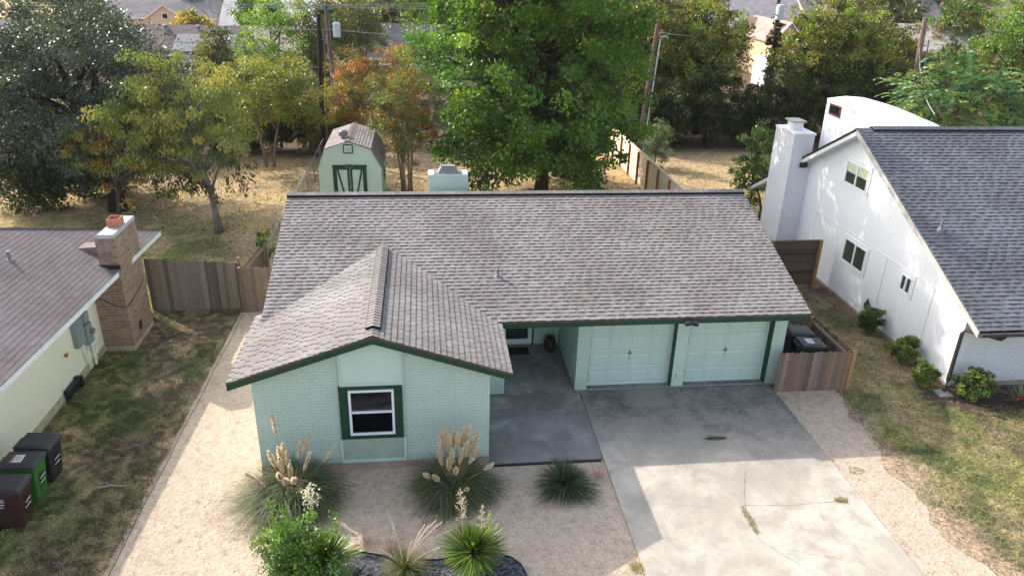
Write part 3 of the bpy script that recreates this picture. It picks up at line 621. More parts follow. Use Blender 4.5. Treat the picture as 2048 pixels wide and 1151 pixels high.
# vaulted white rear block with membrane roof
def vf(x): return np.interp(x, [19.5, 20.2, 21.0, 22.0, 22.6, 23.3, 23.9, 24.6], [6.46, 6.55, 6.50, 6.26, 6.03, 5.8, 5.45, 4.9])
def vg(y): return np.interp(y, [9.2, 9.8, 10.6, 11.6, 12.3, 13.1], [.60, .36, .16, .03, 0, 0])
xs = np.linspace(19.5, 24.6, 22); ysv = np.linspace(9.3, 13.1, 14); V_ = [(x, y, float(vf(x)-vg(y))) for y in ysv for x in xs]; i_ = np.arange(len(V_)).reshape(14, 22)
Fq = np.stack([i_[:-1, :-1], i_[:-1, 1:], i_[1:, 1:], i_[1:, :-1]], -1).reshape(-1, 4)
vb = mesh_np('vaulted_roof', V_, Fq, mat=plain('white_membrane', (.78, .82, .86), .4, .05, 1.5), parent=B, smooth=True)
sm = vb.modifiers.new('solid', 'SOLIDIFY'); sm.thickness = .06; sm.offset = -1
c = MB(); c.prism([(19.52, y, float(vf(19.5)-vg(y))-.03) for y in ysv]+[(19.52, 13.08, 2.5), (19.52, 9.3, 2.5)], (.12, 0, 0))
c.prism([(x, 13.07, float(vf(x))-.03) for x in xs]+[(24.55, 13.07, 2.5), (19.52, 13.07, 2.5)], (0, -.12, 0)); c.build('rear_block_wall', m_whiteside, B)
c = MB(); z0, z1, y0, y1 = 5.98, 6.27, 12.05, 12.75; k = .06
for q in ((y0-k, y0, z0-k, z1+k), (y1, y1+k, z0-k, z1+k), (y0, y1, z0-k, z0), (y0, y1, z1, z1+k)): c.box(19.48, 19.52, *q)
o = c.build('window', plain('red_brown_frame', (.13, .045, .035), .5), B); box('pane', m_glass, 19.5, 19.51, y0, y1, z0, z1, o)
# gutters and downspouts
gt = MB(); gt.prism([(bx, by0-.02, bz0-.03), (bx, by0-.14, bz0-.03), (bx, by0-.14, bz0-.10), (bx, by0-.09, bz0-.15), (bx, by0-.02, bz0-.15)], (bXR-bx, 0, 0)); gu = gt.build('gutter', m_gutter, B)
gt = MB(); gt.tube([(19.42, 1.53, 2.14), (19.40, 1.6, 2.02), (18.97, 2.42, 1.90), (18.93, 2.46, 1.78), (18.94, 2.46, .25), (18.85, 2.36, .08), (18.72, 2.24, .02)], .055, 8); gt.build('downspout', m_gutter, B)
gt = MB(); gt.tube([(19.0, yb_-.05, zb_-.1), (18.95, 16.2, zb_-.45), (18.95, 15.95, zb_-.8), (18.95, 15.95, .0)], .05, 8); gt.build('downspout', m_gutter, B)
c = MB(); c.lathe(19.35, 4.95, [(.04, 3.8), (.04, 4.28)], 10); c.lathe(19.35, 4.95, [(.12, 3.86), (.1, 3.98), (.05, 4.06)], 12); c.build('vent_pipe', m_metal, B)
c = MB(); c.tube([(19.04, 4.72, .32), (18.98, 4.72, .32), (18.98, 4.78, .26)], .022, 8); c.build('hose_bib', m_metal, B)
c = MB(); c.box(18.45, 18.85, 1.98, 2.35, -.04, .01); tag(c.build('splash_block', m_cap), 'concrete splash block under the downspout at the white house corner', 'splash block')
c = MB(); c.tube([(18.95, 6.95, 0), (18.95, 6.95, .45)], .012, 6); c.lathe(18.95, 6.95, [(.0, .35), (.09, .47), (.10, .56), (.04, .68), (.01, .78)], 10)
tag(c.build('garden_ornament', m_black), 'small dark iron bird feeder on a stake against the white side wall', 'garden ornament')

# ------------------------------------------------------------------ barn shed
SH = thing('garden_shed', 'pale green barn shed with gambrel roof and dark green Z-braced doors in back yard', 'shed', (.5, 19.5, 0))
m_shedw = siding('pale_green_siding', (.52, .62, .50), .2, .08); sy0, sy1 = 19.5, 23.4; sxa, sxb = -.93, 1.92; sz1, sk, sp = 2.04, 2.96, 3.30; ka, kb = -.60, 1.48; sx = .46
c = MB(); c.prism([(sxa, sy0, 0), (sxb, sy0, 0), (sxb, sy0, sz1), (kb, sy0, sk-.02), (sx, sy0, sp-.02), (ka, sy0, sk-.02), (sxa, sy0, sz1)], (0, sy1-sy0, 0)); c.build('wall', m_shedw, SH)
c = MB(); PS = [(.29, .26, .255), (.31, .28, .27), (.27, .24, .235)]
for (xa, za, xb, zb, sd_) in ((sxa-.06, sz1-.05, ka, sk, 31), (ka, sk, sx, sp, 32)):
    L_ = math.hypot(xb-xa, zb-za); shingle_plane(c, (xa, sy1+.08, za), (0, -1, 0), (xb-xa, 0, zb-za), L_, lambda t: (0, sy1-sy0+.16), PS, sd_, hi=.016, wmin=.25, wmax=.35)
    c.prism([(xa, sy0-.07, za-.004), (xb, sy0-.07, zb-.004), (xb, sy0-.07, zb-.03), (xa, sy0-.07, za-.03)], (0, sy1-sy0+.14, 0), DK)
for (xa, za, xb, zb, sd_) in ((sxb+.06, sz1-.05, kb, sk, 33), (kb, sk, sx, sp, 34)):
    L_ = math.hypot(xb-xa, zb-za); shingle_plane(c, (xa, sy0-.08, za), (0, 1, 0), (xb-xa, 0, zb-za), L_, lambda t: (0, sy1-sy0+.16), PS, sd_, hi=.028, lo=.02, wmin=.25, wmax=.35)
    c.prism([(xa, sy0-.07, za-.004), (xb, sy0-.07, zb-.004), (xb, sy0-.07, zb-.03), (xa, sy0-.07, za-.03)], (0, sy1-sy0+.14, 0), DK)
ro = c.build('roof', m_shingle, SH); c = MB()
ridge_caps(c, (sx, sy0-.08, sp+.01), (sx, sy1+.08, sp+.01), (1, 0, 0), .33, PS, 5); c.build('ridge_cap', m_shingle, ro)
c = MB()
for (xa, za, xb, zb) in ((sxa-.05, sz1-.07, ka, sk-.03), (ka, sk-.03, sx, sp-.03), (sx, sp-.03, kb, sk-.03), (kb, sk-.03, sxb+.05, sz1-.07)):
    c.prism([(xa, sy0-.05, za), (xb, sy0-.05, zb), (xb, sy0-.05, zb-.07), (xa, sy0-.05, za-.07)], (0, .05, 0))
c.build('rake_board', m_shedw, SH)
for sgn, x0, x1 in ((1, -.2, .46), (-1, .50, 1.16)):
    c = MB(); y = sy0-.03; c.box(x0, x1, y, sy0-.001, .08, 2.08); do = c.build('shed_door', m_shedw, SH); c = MB(); y2 = y-.03
    c.box(x0, x0+.09, y2, y, .08, 2.08); c.box(x1-.09, x1, y2, y, .08, 2.08); c.box(x0+.09, x1-.09, y2, y, 1.98, 2.08); c.box(x0+.09, x1-.09, y2, y, .08, .18)
    a_, b_ = (x0+.09, x1-.09) if sgn > 0 else (x1-.09, x0+.09); s_ = .08*sgn
    c.prism([(a_, y2+.005, 1.98), (a_+s_, y2+.005, 1.98), (b_, y2+.005, .18), (b_-s_, y2+.005, .18)], (0, .02, 0)); c.build('brace', m_green, do)
c = MB(); c.box(-.30, 1.26, sy0-.06, sy0-.001, 2.09, 2.19); c.box(-.28, -.2, sy0-.05, sy0-.001, .08, 2.09); c.box(1.16, 1.24, sy0-.05, sy0-.001, .08, 2.09); c.box(.34, .62, sy0-.07, sy0-.06, 2.12, 2.22); c.build('door_trim', m_green, SH)
for q in ((.32, .40, sy0-.09, sy0-.07, 2.08, 2.13), (.56, .64, sy0-.09, sy0-.07, 2.08, 2.13)): box('bracket', m_metal, *q, SH)
box('latch', m_metal, .42, .54, sy0-.09, sy0-.06, 1.15, 1.19, SH)
c = MB(); x0, x1, z0, z1 = .24, .68, 2.73, 3.15; k = .05
for q in ((x0, x0+k, z0, z1), (x1-k, x1, z0, z1), (x0+k, x1-k, z0, z0+k), (x0+k, x1-k, z1-k, z1)): c.box(q[0], q[1], sy0-.05, sy0-.001, q[2], q[3])
o = c.build('gable_window', m_green, SH); box('pane', plain('pale_shed_pane', (.55, .62, .58), .5), x0+k, x1-k, sy0-.03, sy0-.002, z0+k, z1-k, o)
for dx, dz, w_ in ((.07, .13, .04), (.15, .15, .05), (.22, .13, .03), (.1, .07, .06), (.2, .06, .05)): box('mullion', m_green, x0+k+dx, x0+k+dx+w_, sy0-.034, sy0-.03, z0+k+dz, z0+k+dz+.03, o)
c = MB(); c.lathe(.19, 20.35, [(.10, 3.1), (.10, 3.32), (.17, 3.34), (.20, 3.45), (.19, 3.55), (.10, 3.62), (.02, 3.64)], 16)
for i in range(14):
    t = 2*math.pi*i/14; c.obox((.19+.2*math.cos(t), 20.35+.2*math.sin(t), 3.36), (.012, 0, 0), (0, .012, 0), (.0, 0, .2))
c.build('turbine_vent', m_metal, SH)
c = MB()
for q in ((21.2, 21.26, 1.0, 1.55), (21.74, 21.8, 1.0, 1.55), (21.26, 21.74, 1.0, 1.05), (21.26, 21.74, 1.5, 1.55)): c.box(sxb+.001, sxb+.04, *q)
o = c.build('side_window', m_green, SH); box('pane', m_glass, sxb+.002, sxb+.02, 21.26, 21.74, 1.05, 1.5, o)
# ------------------------------------------------------------------ fences
def wood_col(r, new=False, dark=False):
    if new: b = r.choice([(.74, .58, .40), (.78, .63, .45), (.70, .54, .37)])
    elif dark: b = r.choice([(.17, .13, .105), (.21, .165, .135), (.14, .11, .095), (.24, .19, .155)])
    else: b = r.choice([(.25, .18, .135), (.215, .155, .12), (.28, .205, .155), (.18, .13, .105), (.25, .17, .12)])
    return jit(b, r, .15)
def fence(label, p0, p1, h0, h1, z0, bw=.14, seed=1, dark=False, side=1, post_every=2.4, group=None, gap=.008, rails=(.25, .85), post_col=(.32, .20, .11), dogear=True, ends=(1, 1)):
    r = random.Random(seed); a, b = Vector((*p0, z0)), Vector((*p1, z0)); L = (b-a).length; d = (b-a)/L; n = Vector((-d.y, d.x, 0))*side
    T = thing('wooden_fence', label, 'fence', tuple(a), group); m = MB(); x = 0
    while x < L-.02:
        w_ = min(bw*r.uniform(.95, 1.05), L-x); h = h0+(h1-h0)*x/L+r.uniform(-.02, .02); c = wood_col(r, dark=dark); o = a+d*x; e = min(.03, w_*.3) if dogear else 0
        off = n*r.uniform(0, .006)
        pts = [o, o+d*(w_-gap), o+d*(w_-gap)+Vector((0, 0, h-e)), o+d*(w_-gap-e)+Vector((0, 0, h)), o+d*e+Vector((0, 0, h)), o+Vector((0, 0, h-e))]
        m.prism([p+off for p in pts], n*.018, c); x += w_
    m.build('board_panel', m_wood, T); m = MB()
    for f_ in rails: m.obox(a-n*.045+Vector((0, 0, h0*f_)), d*L, n*.04, (0, 0, .09), (.33, .27, .21))
    m.build('rail', m_wood, T); k = max(1, round(L/post_every))
    for i in range(k+1):
        if (i == 0 and not ends[0]) or (i == k and not ends[1]): continue
        m = MB(); q = a+d*(L*i/k)-n*.14-d*.045; m.obox(q-Vector((0, 0, .3)), d*.09, n*.09, (0, 0, .3+h0*.98), post_col); m.build('post', m_wood, T)
    return T
fence('weathered cedar picket fence between the brick chimney and the mint house', (-5.42, 9.5), (-2.42, 9.5), 1.92, 1.74, -.25, .145, 3, dark=True, side=-1, ends=(1, 1))
fence('grey cedar gate section close to the mint house roof edge', (-2.38, 9.22), (-.05, 9.22), 1.66, 1.62, -.25, .135, 4, side=-1, post_every=1.2)
fence('short cedar fence running back beside the ivy covered post', (-2.40, 9.7), (-2.15, 12.0), 1.45, 1.4, -.25, .15, 6, side=1)
fence('low brown picket fence in front of the two bins by the garage', (13.70, 2.62), (15.86, 2.62), 1.28, 1.27, -.04, .145, 9, side=-1, post_every=5, ends=(0, 0), gap=.006)
fence('low picket fence running back along the bins beside the garage', (15.90, 2.64), (15.90, 7.2), 1.25, 1.15, -.04, .14, 10, side=-1, post_every=2.3, rails=(.2, .78))
m = MB(); m.box(15.86, 15.97, 2.56, 2.66, -.3, 1.25, (.42, .25, .12)); tag(m.build('corner_post', m_wood), 'orange brown corner post of the low bin fence', 'fence post')
T = thing('wooden_fence', 'dark horizontal board fence between the garage side and white house', 'fence', (16.5, 9.85, 0)); r = random.Random(5)
m = MB()
for i in range(12): m.box(14.2, 18.62, 9.85, 9.872, .03+i*.148, .03+i*.148+.138, jit((.11, .08, .065), r, .3))
m.box(14.2, 18.5, 9.80, 9.90, 1.80, 1.835, (.13, .10, .09)); m.build('board_panel', m_woodh, T)
for x in (14.3, 16.62, 18.5): m = MB(); m.box(x-.06, x+.06, 9.74, 9.845, -.1, 1.86, (.34, .19, .07)); m.build('post', m_wood, T)
T = thing('wooden_fence', 'new pale timber fence with brown posts running back from the mint house', 'fence', (15.4, 13, -.04)); m = MB(); r = random.Random(6)
for i in range(12): m.box(15.42, 15.445, 12.6, 30.2, .0+i*.15, .0+i*.15+.147, jit((.80, .66, .49), r, .06))
m.box(15.38, 15.46, 12.6, 30.2, 1.80, 1.83, (.78, .64, .47)); m.build('board_panel', m_woodh, T)
for i in range(10): m = MB(); y = 12.75+i*1.83; m.box(15.32, 15.42, y, y+.09, -.2, 1.72, (.30, .15, .07)); m.build('post', m_wood, T)
T = fence('long dark weathered picket fence behind the crepe myrtles', (-13, 39.2), (15, 39.2), 1.8, 1.8, -.1, .15, 12, dark=True, side=-1)
# chain link fence
T = thing('chain_link_fence', 'galvanised chain link fence running back past the shed', 'fence', (-1.97, 10, -.25)); m = MB(); CX = -1.97
m.tube([(CX, 12.0, 1.08), (CX, 30.5, 1.06)], .024, 8); m.build('top_rail', m_metal, T)
for i in range(8): m = MB(); y = 12+i*2.64; m.tube([(CX, y, -.4), (CX, y, 1.12)], .03, 8); m.build('post', m_metal, T)
V_, F_ = [], []
for sg in (-1, 1):
    y = 10.9
    while y < 30.4:
        y0, y1 = y, y+sg*1.3; n = len(V_); V_ += [(CX+.01*sg, y0-.006, -.22), (CX+.01*sg, y0+.006, -.22), (CX+.01*sg, y1+.006, 1.06), (CX+.01*sg, y1-.006, 1.06)]; F_.append((n, n+1, n+2, n+3)); y += .085
mesh_np('wire_mesh', V_, F_, mat=m_metal, parent=T)

# ------------------------------------------------------------------ utility poles and wires
def pole(label, base, top, r0_, r1_, col, group='wooden utility poles'):
    T = thing('utility_pole', label, 'utility pole', base, group); m = MB(); b, t = Vector(base), Vector(top)
    m.tube([b-Vector((0, 0, .4)), b+(t-b)*.5, t], [r0_, (r0_+r1_)/2, r1_], 10, col=col); m.build('shaft', m_bark, T, smooth=False); return T
def transformer(T, x, y, z, r=.26, h=.95):
    m = MB(); m.lathe(x, y, [(r*.95, z), (r, z+.05), (r, z+h-.06), (r*.9, z+h), (r*.3, z+h+.05)], 16); o = m.build('transformer', plain('pale_grey_enamel', (.62, .65, .68), .45, .06) if 'pale_grey_enamel' not in bpy.data.materials else bpy.data.materials['pale_grey_enamel'], T)
    m = MB(); m.lathe(x-.1, y, [(.04, z+h+.03), (.055, z+h+.15), (.03, z+h+.3)], 8); m.build('bushing', m_metal, o)
P1 = pole('dark slim utility pole standing behind the barn shed', (-2.08, 29.9, -.1), (-1.72, 29.9, 7.95), .15, .12, (.045, .035, .035))
m = MB(); m.tube([(-1.80, 29.75, 0), (-1.48, 29.75, 7.1)], .035, 6, col=(.22, .16, .13)); m.build('conduit', m_attr, P1)
P2 = pole('brown utility pole carrying a white transformer beside the dark pole', (-1.75, 36, -.1), (-2.02, 36, 8.05), .17, .13, (.17, .13, .12)); transformer(P2, -1.42, 35.85, 6.15, .24, .85)
m = MB(); m.box(-2.5, -1.6, 35.9, 36.0, 7.75, 7.86); 
for x in (-2.45, -2.05, -1.65): m.lathe(x, 35.95, [(.04, 7.86), (.06, 7.95), (.03, 8.05)], 8)
m.build('crossarm', m_metal, P2)
P3 = pole('leaning utility pole with a white conduit beyond the pale timber fence', (17.55, 31.3, -.1), (18.05, 31.3, 7.9), .17, .12, (.20, .13, .11))
m = MB(); m.tube([(17.85, 31.15, 0), (18.22, 31.15, 6.8)], .045, 8, col=(.6, .65, .7)); m.build('conduit', m_attr, P3)
m = MB(); m.tube([(18.2, 31.1, 6.9), (18.5, 31.0, 7.0), (18.62, 30.9, 6.85)], .06, 8, col=(.35, .38, .4)); m.build('street_lamp', m_attr, P3)
P4 = pole('thick brown utility pole above the feathery green tree at right', (38.95, 36, -.1), (38.33, 36, 8.05), .22, .17, (.27, .19, .16))
m = MB(); m.tube([(39.35, 35.8, 0), (38.85, 35.8, 6.6)], .05, 8, col=(.25, .33, .33)); m.build('conduit', m_attr, P4)
P5 = pole('far ivy covered utility pole with a white transformer near the top edge', (33.8, 48, -.1), (33.15, 48, 9.2), .2, .15, (.06, .055, .045)); transformer(P5, 33.35, 47.75, 6.9, .33, 1.15)
def wire(label, pts, sag=.5, r=.013, col=(.45, .45, .47)):
    m = MB()
    for a, b in zip(pts, pts[1:]):
        a, b = Vector(a), Vector(b); m.tube([a+(b-a)*(i/14)-Vector((0, 0, sag*4*(i/14)*(1-i/14))) for i in range(15)], r, 5, False, col)
    tag(m.build('power_line', m_attr), label, 'power line', 'overhead power lines')
wire('uppermost overhead line over the back gardens', [(-70, 36, 7.9), (-2.45, 36, 8.05), (33.1, 48, 9.1)], .25)
wire('second overhead line just below the uppermost one', [(-70, 36.1, 7.6), (-2.05, 36.1, 7.98), (33.2, 48, 8.8)], .3)
wire('third overhead line of the top bundle', [(-70, 36.2, 7.4), (-1.65, 36.2, 7.9), (33.2, 48.1, 8.5)], .35)
wire('lower communication line meeting the transformer pole', [(-70, 35.9, 6.6), (-1.85, 35.9, 6.6), (17.9, 31.3, 6.9)], .35, .02)
wire('low service line behind the golden trees', [(-50, 31, 4.9), (-1.85, 29.9, 5.1)], .2)
wire('slack line from the thick right pole towards the far transformer', [(38.35, 36, 7.7), (33.2, 48, 6.3), (18.0, 31.4, 7.2)], .5)
wire('service drop from the thick right pole to the white house', [(38.4, 36, 6.0), (24, 12.9, 5.9)], .6)

# ------------------------------------------------------------------ wheelie bins
def bin_(label, x, y, z, body, rz=0, group=None, sticker=None, h=1.02, sc=1):
    T = thing('wheelie_bin', label, 'wheelie bin', (x, y, z), group, rz); T.scale = (sc, sc, sc)
    def bb(name, m, parent=T, bevel=0, smooth=False):
        return m.build(name, m_plastic, parent, bevel=bevel, local=True)
    m = MB(); m.cur = body; b0, b1, w0, w1 = .24, .36, .23, .29
    pr = [(-b1, w0, .02, 0)]
    lo = [(-.24, -w0, .04), (.24, -w0, .04), (.24, w0, .04), (-.24, w0, .04)]; hi = [(-.34, -w1, h-.1), (.34, -w1, h-.1), (.34, w1, h-.1), (-.34, w1, h-.1)]
    n = len(m.v); m.v += lo+hi; m.c += [body]*8; m.f += [[n+a for a in q] for q in ((0, 3, 2, 1), (0, 1, 5, 4), (1, 2, 6, 5), (2, 3, 7, 6), (3, 0, 4, 7), (4, 5, 6, 7))]
    m.box(-.37, .37, -w1-.03, w1+.03, h-.1, h-.03); bb('body', m, bevel=.02)
    m = MB(); m.cur = (.022, .023, .03); q = [(-.40, -w1-.035, h-.03), (.40, -w1-.035, h-.03), (.40, w1+.035, h-.03), (-.40, w1+.035, h-.03)]
    t_ = [(-.36, -w1, h+.07), (.34, -w1, h+.03), (.34, w1, h+.03), (-.36, w1, h+.07)]; n = len(m.v); m.v += q+t_; m.c += [m.cur]*8
    m.f += [[n+a for a in k] for k in ((0, 3, 2, 1), (0, 1, 5, 4), (1, 2, 6, 5), (2, 3, 7, 6), (3, 0, 4, 7), (4, 5, 6, 7))]; ld = bb('lid', m, bevel=.018)
    m = MB(); m.cur = (.028, .03, .038); m.obox((-.28, -w1+.07, h+.062), (.5, 0, -.028), (0, 2*w1-.14, 0), (0, 0, .014)); bb('lid_panel', m, ld, bevel=.006)
    if sticker:
        m = MB(); m.cur = (.7, .74, .74); m.obox((-.18, -.13, h+.068), (.22, 0, -.0125), (0, .26, 0), (0, 0, .012)); m.cur = sticker; m.obox((-.18, -.13, h+.0805), (.05, 0, -.003), (0, .26, 0), (0, 0, .002))
        m.cur = (.12, .12, .14)
        for i in range(4): m.obox((-.10+i*.03, -.09, h+.0765-.0017*i), (.01, 0, -.0006), (0, .18-.03*(i % 2), 0), (0, 0, .003))
        bb('sticker', m, ld)
    m = MB(); m.cur = body; m.tube([(-.40, -.2, h-.06), (-.45, -.2, h-.02), (-.45, .2, h-.02), (-.40, .2, h-.06)], .016, 8); bb('handle', m)
    m = MB(); m.cur = tuple(c*.25 for c in body); m.obox((.262, -.10, .30), (.073, 0, .40), (0, .20, 0), (.006, 0, 0)); m.cur = (.5, .5, .5)
    m.tube([(.335, -.11, .60), (.335, .11, .60)], .012, 6); m.tube([(.31, -.11, .46), (.31, .11, .46)], .012, 6); bb('grab_bar', m)
    for sg in (-1, 1):
        m = MB(); m.cur = (.012, .012, .012); m.tube([(-.27, sg*.25, .10), (-.27, sg*.30, .10)], .10, 14); bb('wheel', m)
    return T
bin_('black wheelie bin with black lid beside the cream wall, farthest of the three', -5.0, .52, -.25, (.02, .02, .024), R_(-3), 'bins beside the cream wall')
bin_('bright green wheelie bin with a sticker on its black lid by the cream wall', -5.03, -.18, -.25, (.04, .155, .03), R_(2), 'bins beside the cream wall', sticker=(.5, .12, .15))
b3 = bin_('maroon brown wheelie bin with white markings, nearest by the cream wall', -4.98, -.98, -.25, (.06, .024, .026), R_(2), 'bins beside the cream wall')
mk = MB(); mk.cur = (.75, .73, .8)
for i in range(3):   # partly cut off number and two bars stencilled on the front face
    cx = -.16+i*.075
    pts = [(cx+.028*math.cos(t*math.pi/8), -.282+0*t, .80+.04*math.sin(t*math.pi/8)) for t in range(17)]; mk.tube(pts, .008, 5, False)
mk.obox((-.22, -.283, .69), (.24, 0, 0), (0, .006, .0), (0, 0, .022)); mk.obox((-.22, -.279, .62), (.20, 0, 0), (0, .006, 0), (0, 0, .022)); mk.build('marking', m_plastic, b3, local=True)
bin_('black wheelie bin behind the low fence, farther from the drive', 15.15, 4.32, -.04, (.018, .02, .024), R_(-4), 'bins behind the low fence', h=1.06)
bin_('dark green wheelie bin with white label on lid inside the low fence', 15.12, 3.52, -.04, (.015, .04, .018), R_(-4), 'bins behind the low fence', sticker=(.6, .6, .6), h=1.06)

# ------------------------------------------------------------------ leaves and trees
def unit(v): return v/np.maximum(np.linalg.norm(v, axis=-1, keepdims=True), 1e-9)
def leaves(name, P, D, size, asp, cols, mat, parent, seed, flat=.35):
    """rhombic leaves at P, pointing along D"""
    g = np.random.default_rng(seed); n = len(P); D = unit(D); S_ = unit(g.normal(size=(n, 3))); S_ = unit(np.cross(D, S_)); L_ = size*g.uniform(.65, 1.3, (n, 1)); W = L_*asp
    up = unit(np.cross(D, S_)); mid = P+up*(W*flat*g.uniform(-.6, .6, (n, 1)))
    V_ = np.stack([P-D*L_*.5, mid+S_*W*.5, P+D*L_*.5, mid-S_*W*.5], 1).reshape(-1, 3); Fq = np.arange(n*4).reshape(-1, 4)
    return mesh_np(name, V_, Fq, col=np.repeat(cols, 4, 0), mat=mat, parent=parent)
def crown_pts(g, c, rad, K, M, rc, shell=.55, lump=.28, zcut=None, boxy=1):
    dirs = unit(g.normal(size=(K*2, 3))); dirs = np.sign(dirs)*np.abs(dirs)**boxy; ph = g.uniform(0, 6.28, 6)
    lum = 1+lump*(np.sin(dirs[:, 0]*4+ph[0])*np.sin(dirs[:, 1]*4.5+ph[1])+.6*np.sin(dirs[:, 2]*7+ph[2]+dirs[:, 0]*5))
    r = g.uniform(shell**2, 1, K*2)**.5; C = c+dirs*(r*lum)[:, None]*np.array(rad)
    if zcut is not None: C = C[C[:, 2] > zcut]
    C = C[:K]; rr = rc*g.uniform(.6, 1.3, len(C)); off = g.normal(size=(len(C), M, 3)); off = off/np.linalg.norm(off, axis=-1, keepdims=True)*(g.uniform(0, 1, (len(C), M, 1))**.45)
    off[..., 2] *= .7
    return C, (C[:, None, :]+off*rr[:, None, None]), off
def leafcols(g, K, M, pal, clj=.33, lj=.22, accent=None, acc=0):
    pal = np.array(pal, float); c = pal[g.integers(0, len(pal), K)]*g.uniform(1-clj, 1+clj, (K, 1)); c = np.repeat(c[:, None, :], M, 1)*g.uniform(1-lj, 1+lj, (K, M, 1))
    c[..., 0] *= g.uniform(.85, 1.2, (K, M))
    if accent is not None:
        k = g.random((K, M)) < acc; A_ = np.array(accent, float); c[k] = A_[g.integers(0, len(A_), k.sum())]*g.uniform(.7, 1.2, (k.sum(), 1))
        kk = g.random(K) < acc*.6; c[kk] = (A_[g.integers(0, len(A_), kk.sum())][:, None, :]*g.uniform(.7, 1.2, (kk.sum(), M, 1)))
    return c
def limbs(g, base, c, rad, C, tr, nl, fork=.35, col=(.14, .11, .09), lean=None, multi=1):
    m = MB(); m.cur = col; base = np.array(base, float); c = np.array(c, float); r = random.Random(int(g.integers(1e6)))
    for s in range(multi):
        a = 2*math.pi*s/max(multi, 1); bx_ = base+(np.array([math.cos(a), math.sin(a), 0])*tr*1.6 if multi > 1 else 0)
        top = c+(np.array([math.cos(a)*rad[0]*.45, math.sin(a)*rad[1]*.45, rad[2]*.4]) if multi > 1 else np.array([0, 0, rad[2]*.55])); pts = []
        for i in range(8):
            t = i/7; p = bx_*(1-t)+top*t; p[0] += math.sin(t*5+s)*tr*.8; p[1] += math.cos(t*4+s)*tr*.6
            if multi > 1: p[:2] = bx_[:2]+(top[:2]-bx_[:2])*t**1.6
            pts.append(Vector(p))
        k = tr/(1 if multi == 1 else 1.7); m.tube(pts, [k*(1.35 if i == 0 else 1-.12*i) for i in range(8)], 9)
        idx = [r.randrange(len(C)) for _ in range(max(1, nl//multi))]
        for q in idx:
            t = r.uniform(fork, .85); j = int(t*7); st = pts[j]; e = Vector(C[q]); mid = st*.5+e*.5+Vector((0, 0, .12*(e-st).length)); m.tube([st, st*.6+mid*.4, mid, mid*.45+e*.55, e], [k*(.62-.06*j), k*.42, k*.3, k*.2, k*.1], 6)
    return m
def tree(label, base, c, rad, K=160, M=90, rc=.7, size=.16, asp=.55, pal=((.06, .12, .02),), seed=1, tr=.2, nl=24, name='tree', cat='tree', group=None, mat=None, droop=0, accent=None, acc=0, shell=.5, lump=.28, multi=1, bark=(.14, .11, .09), zcut=None, boxy=1, extra=()):
    g = np.random.default_rng(seed); T = thing(name, label, cat, base, group)
    C, P, off = crown_pts(g, np.array(c, float), rad, K, M, rc, shell, lump, zcut, boxy)
    for (c2, rad2, K2) in extra:
        C2, P2, off2 = crown_pts(g, np.array(c2, float), rad2, K2, M, rc, shell, lump); C = np.concatenate([C, C2]); P = np.concatenate([P, P2]); off = np.concatenate([off, off2])
    K = len(C)
    D = unit(off+g.normal(size=off.shape)*.8+(P-np.array(c))*.12); D[..., 2] -= droop
    cols = leafcols(g, K, M, pal, accent=accent, acc=acc)
    leaves('crown', P.reshape(-1, 3), D.reshape(-1, 3), size, asp, cols.reshape(-1, 3), mat or m_leaf, T, seed+1)
    limbs(g, base, c, rad, C, tr, nl, col=bark, multi=multi).build('trunk', m_bark, T, smooth=True); return T
BG = 'garden trees beyond the back fence'
GREEN1 = ((.085, .17, .028), (.06, .13, .024), (.12, .22, .035), (.16, .27, .045)); OLV = ((.12, .13, .03), (.09, .10, .025), (.16, .16, .04), (.20, .19, .04)); DRK = ((.035, .05, .018), (.045, .06, .02), (.06, .075, .022)); LIME = ((.25, .37, .06), (.19, .31, .05), (.13, .23, .04))
# the big maple-leaved tree behind the house
tree('big dense bright green tree behind the mint house, tallest in the yard', (10.0, 22.6, -.04), (9.25, 22.6, 6.25), (5.4, 5.0, 6.0), 720, 130, .76, .175, .74, ((.095, .20, .028), (.075, .16, .025), (.125, .25, .036), (.20, .32, .05), (.06, .12, .025)), 3, .30, 70, accent=((.30, .07, .03), (.35, .22, .03)), acc=.006, shell=.35, lump=.2, boxy=.8, extra=(((6.9, 18.6, 12.5), (4.6, 3.4, 2.6), 170), ((9.3, 21.6, 2.3), (4.7, 2.6, 1.5), 90)), bark=(.09, .075, .06))  # first extra leaf mass is added, out of view, to shade the white wall
# dark oak at left
tree('large dark silvery leaved oak at the left edge of the neighbour yard', (-10.45, 20.4, -.25), (-11.9, 21.6, 4.75), (5.2, 4.0, 4.3), 600, 130, .8, .155, .5, ((.065, .09, .063), (.08, .11, .08), (.105, .135, .10), (.05, .07, .05)), 5, .34, 16, mat=m_leafg, shell=.45, lump=.16, bark=(.035, .028, .024))
GT = ((.24, .27, .06), (.19, .235, .055), (.30, .31, .07), (.13, .18, .045), (.34, .32, .08))
tree('golden green drooping tree with grey trunk leaning beside the cedar fence', (-5.1, 17.3, -.25), (-6.1, 17.9, 4.6), (2.9, 2.4, 2.6), 230, 110, .52, .14, .38, GT+((.07, .10, .035),)+((.09, .12, .04),), 7, .15, 40, droop=1.3, accent=((.45, .25, .05), (.42, .34, .08)), acc=.05, lump=.35, bark=(.22, .19, .17))
tree('small yellowing tree with orange tinted leaves beside the oak trunk', (-10.0, 19.4, -.25), (-9.5, 18.8, 2.9), (2.0, 1.3, 1.7), 70, 62, .38, .15, .4, GT+((.42, .28, .06),), 9, .09, 26, droop=1.2, accent=((.55, .27, .05), (.5, .34, .08)), acc=.14, lump=.4, bark=(.12, .1, .09))
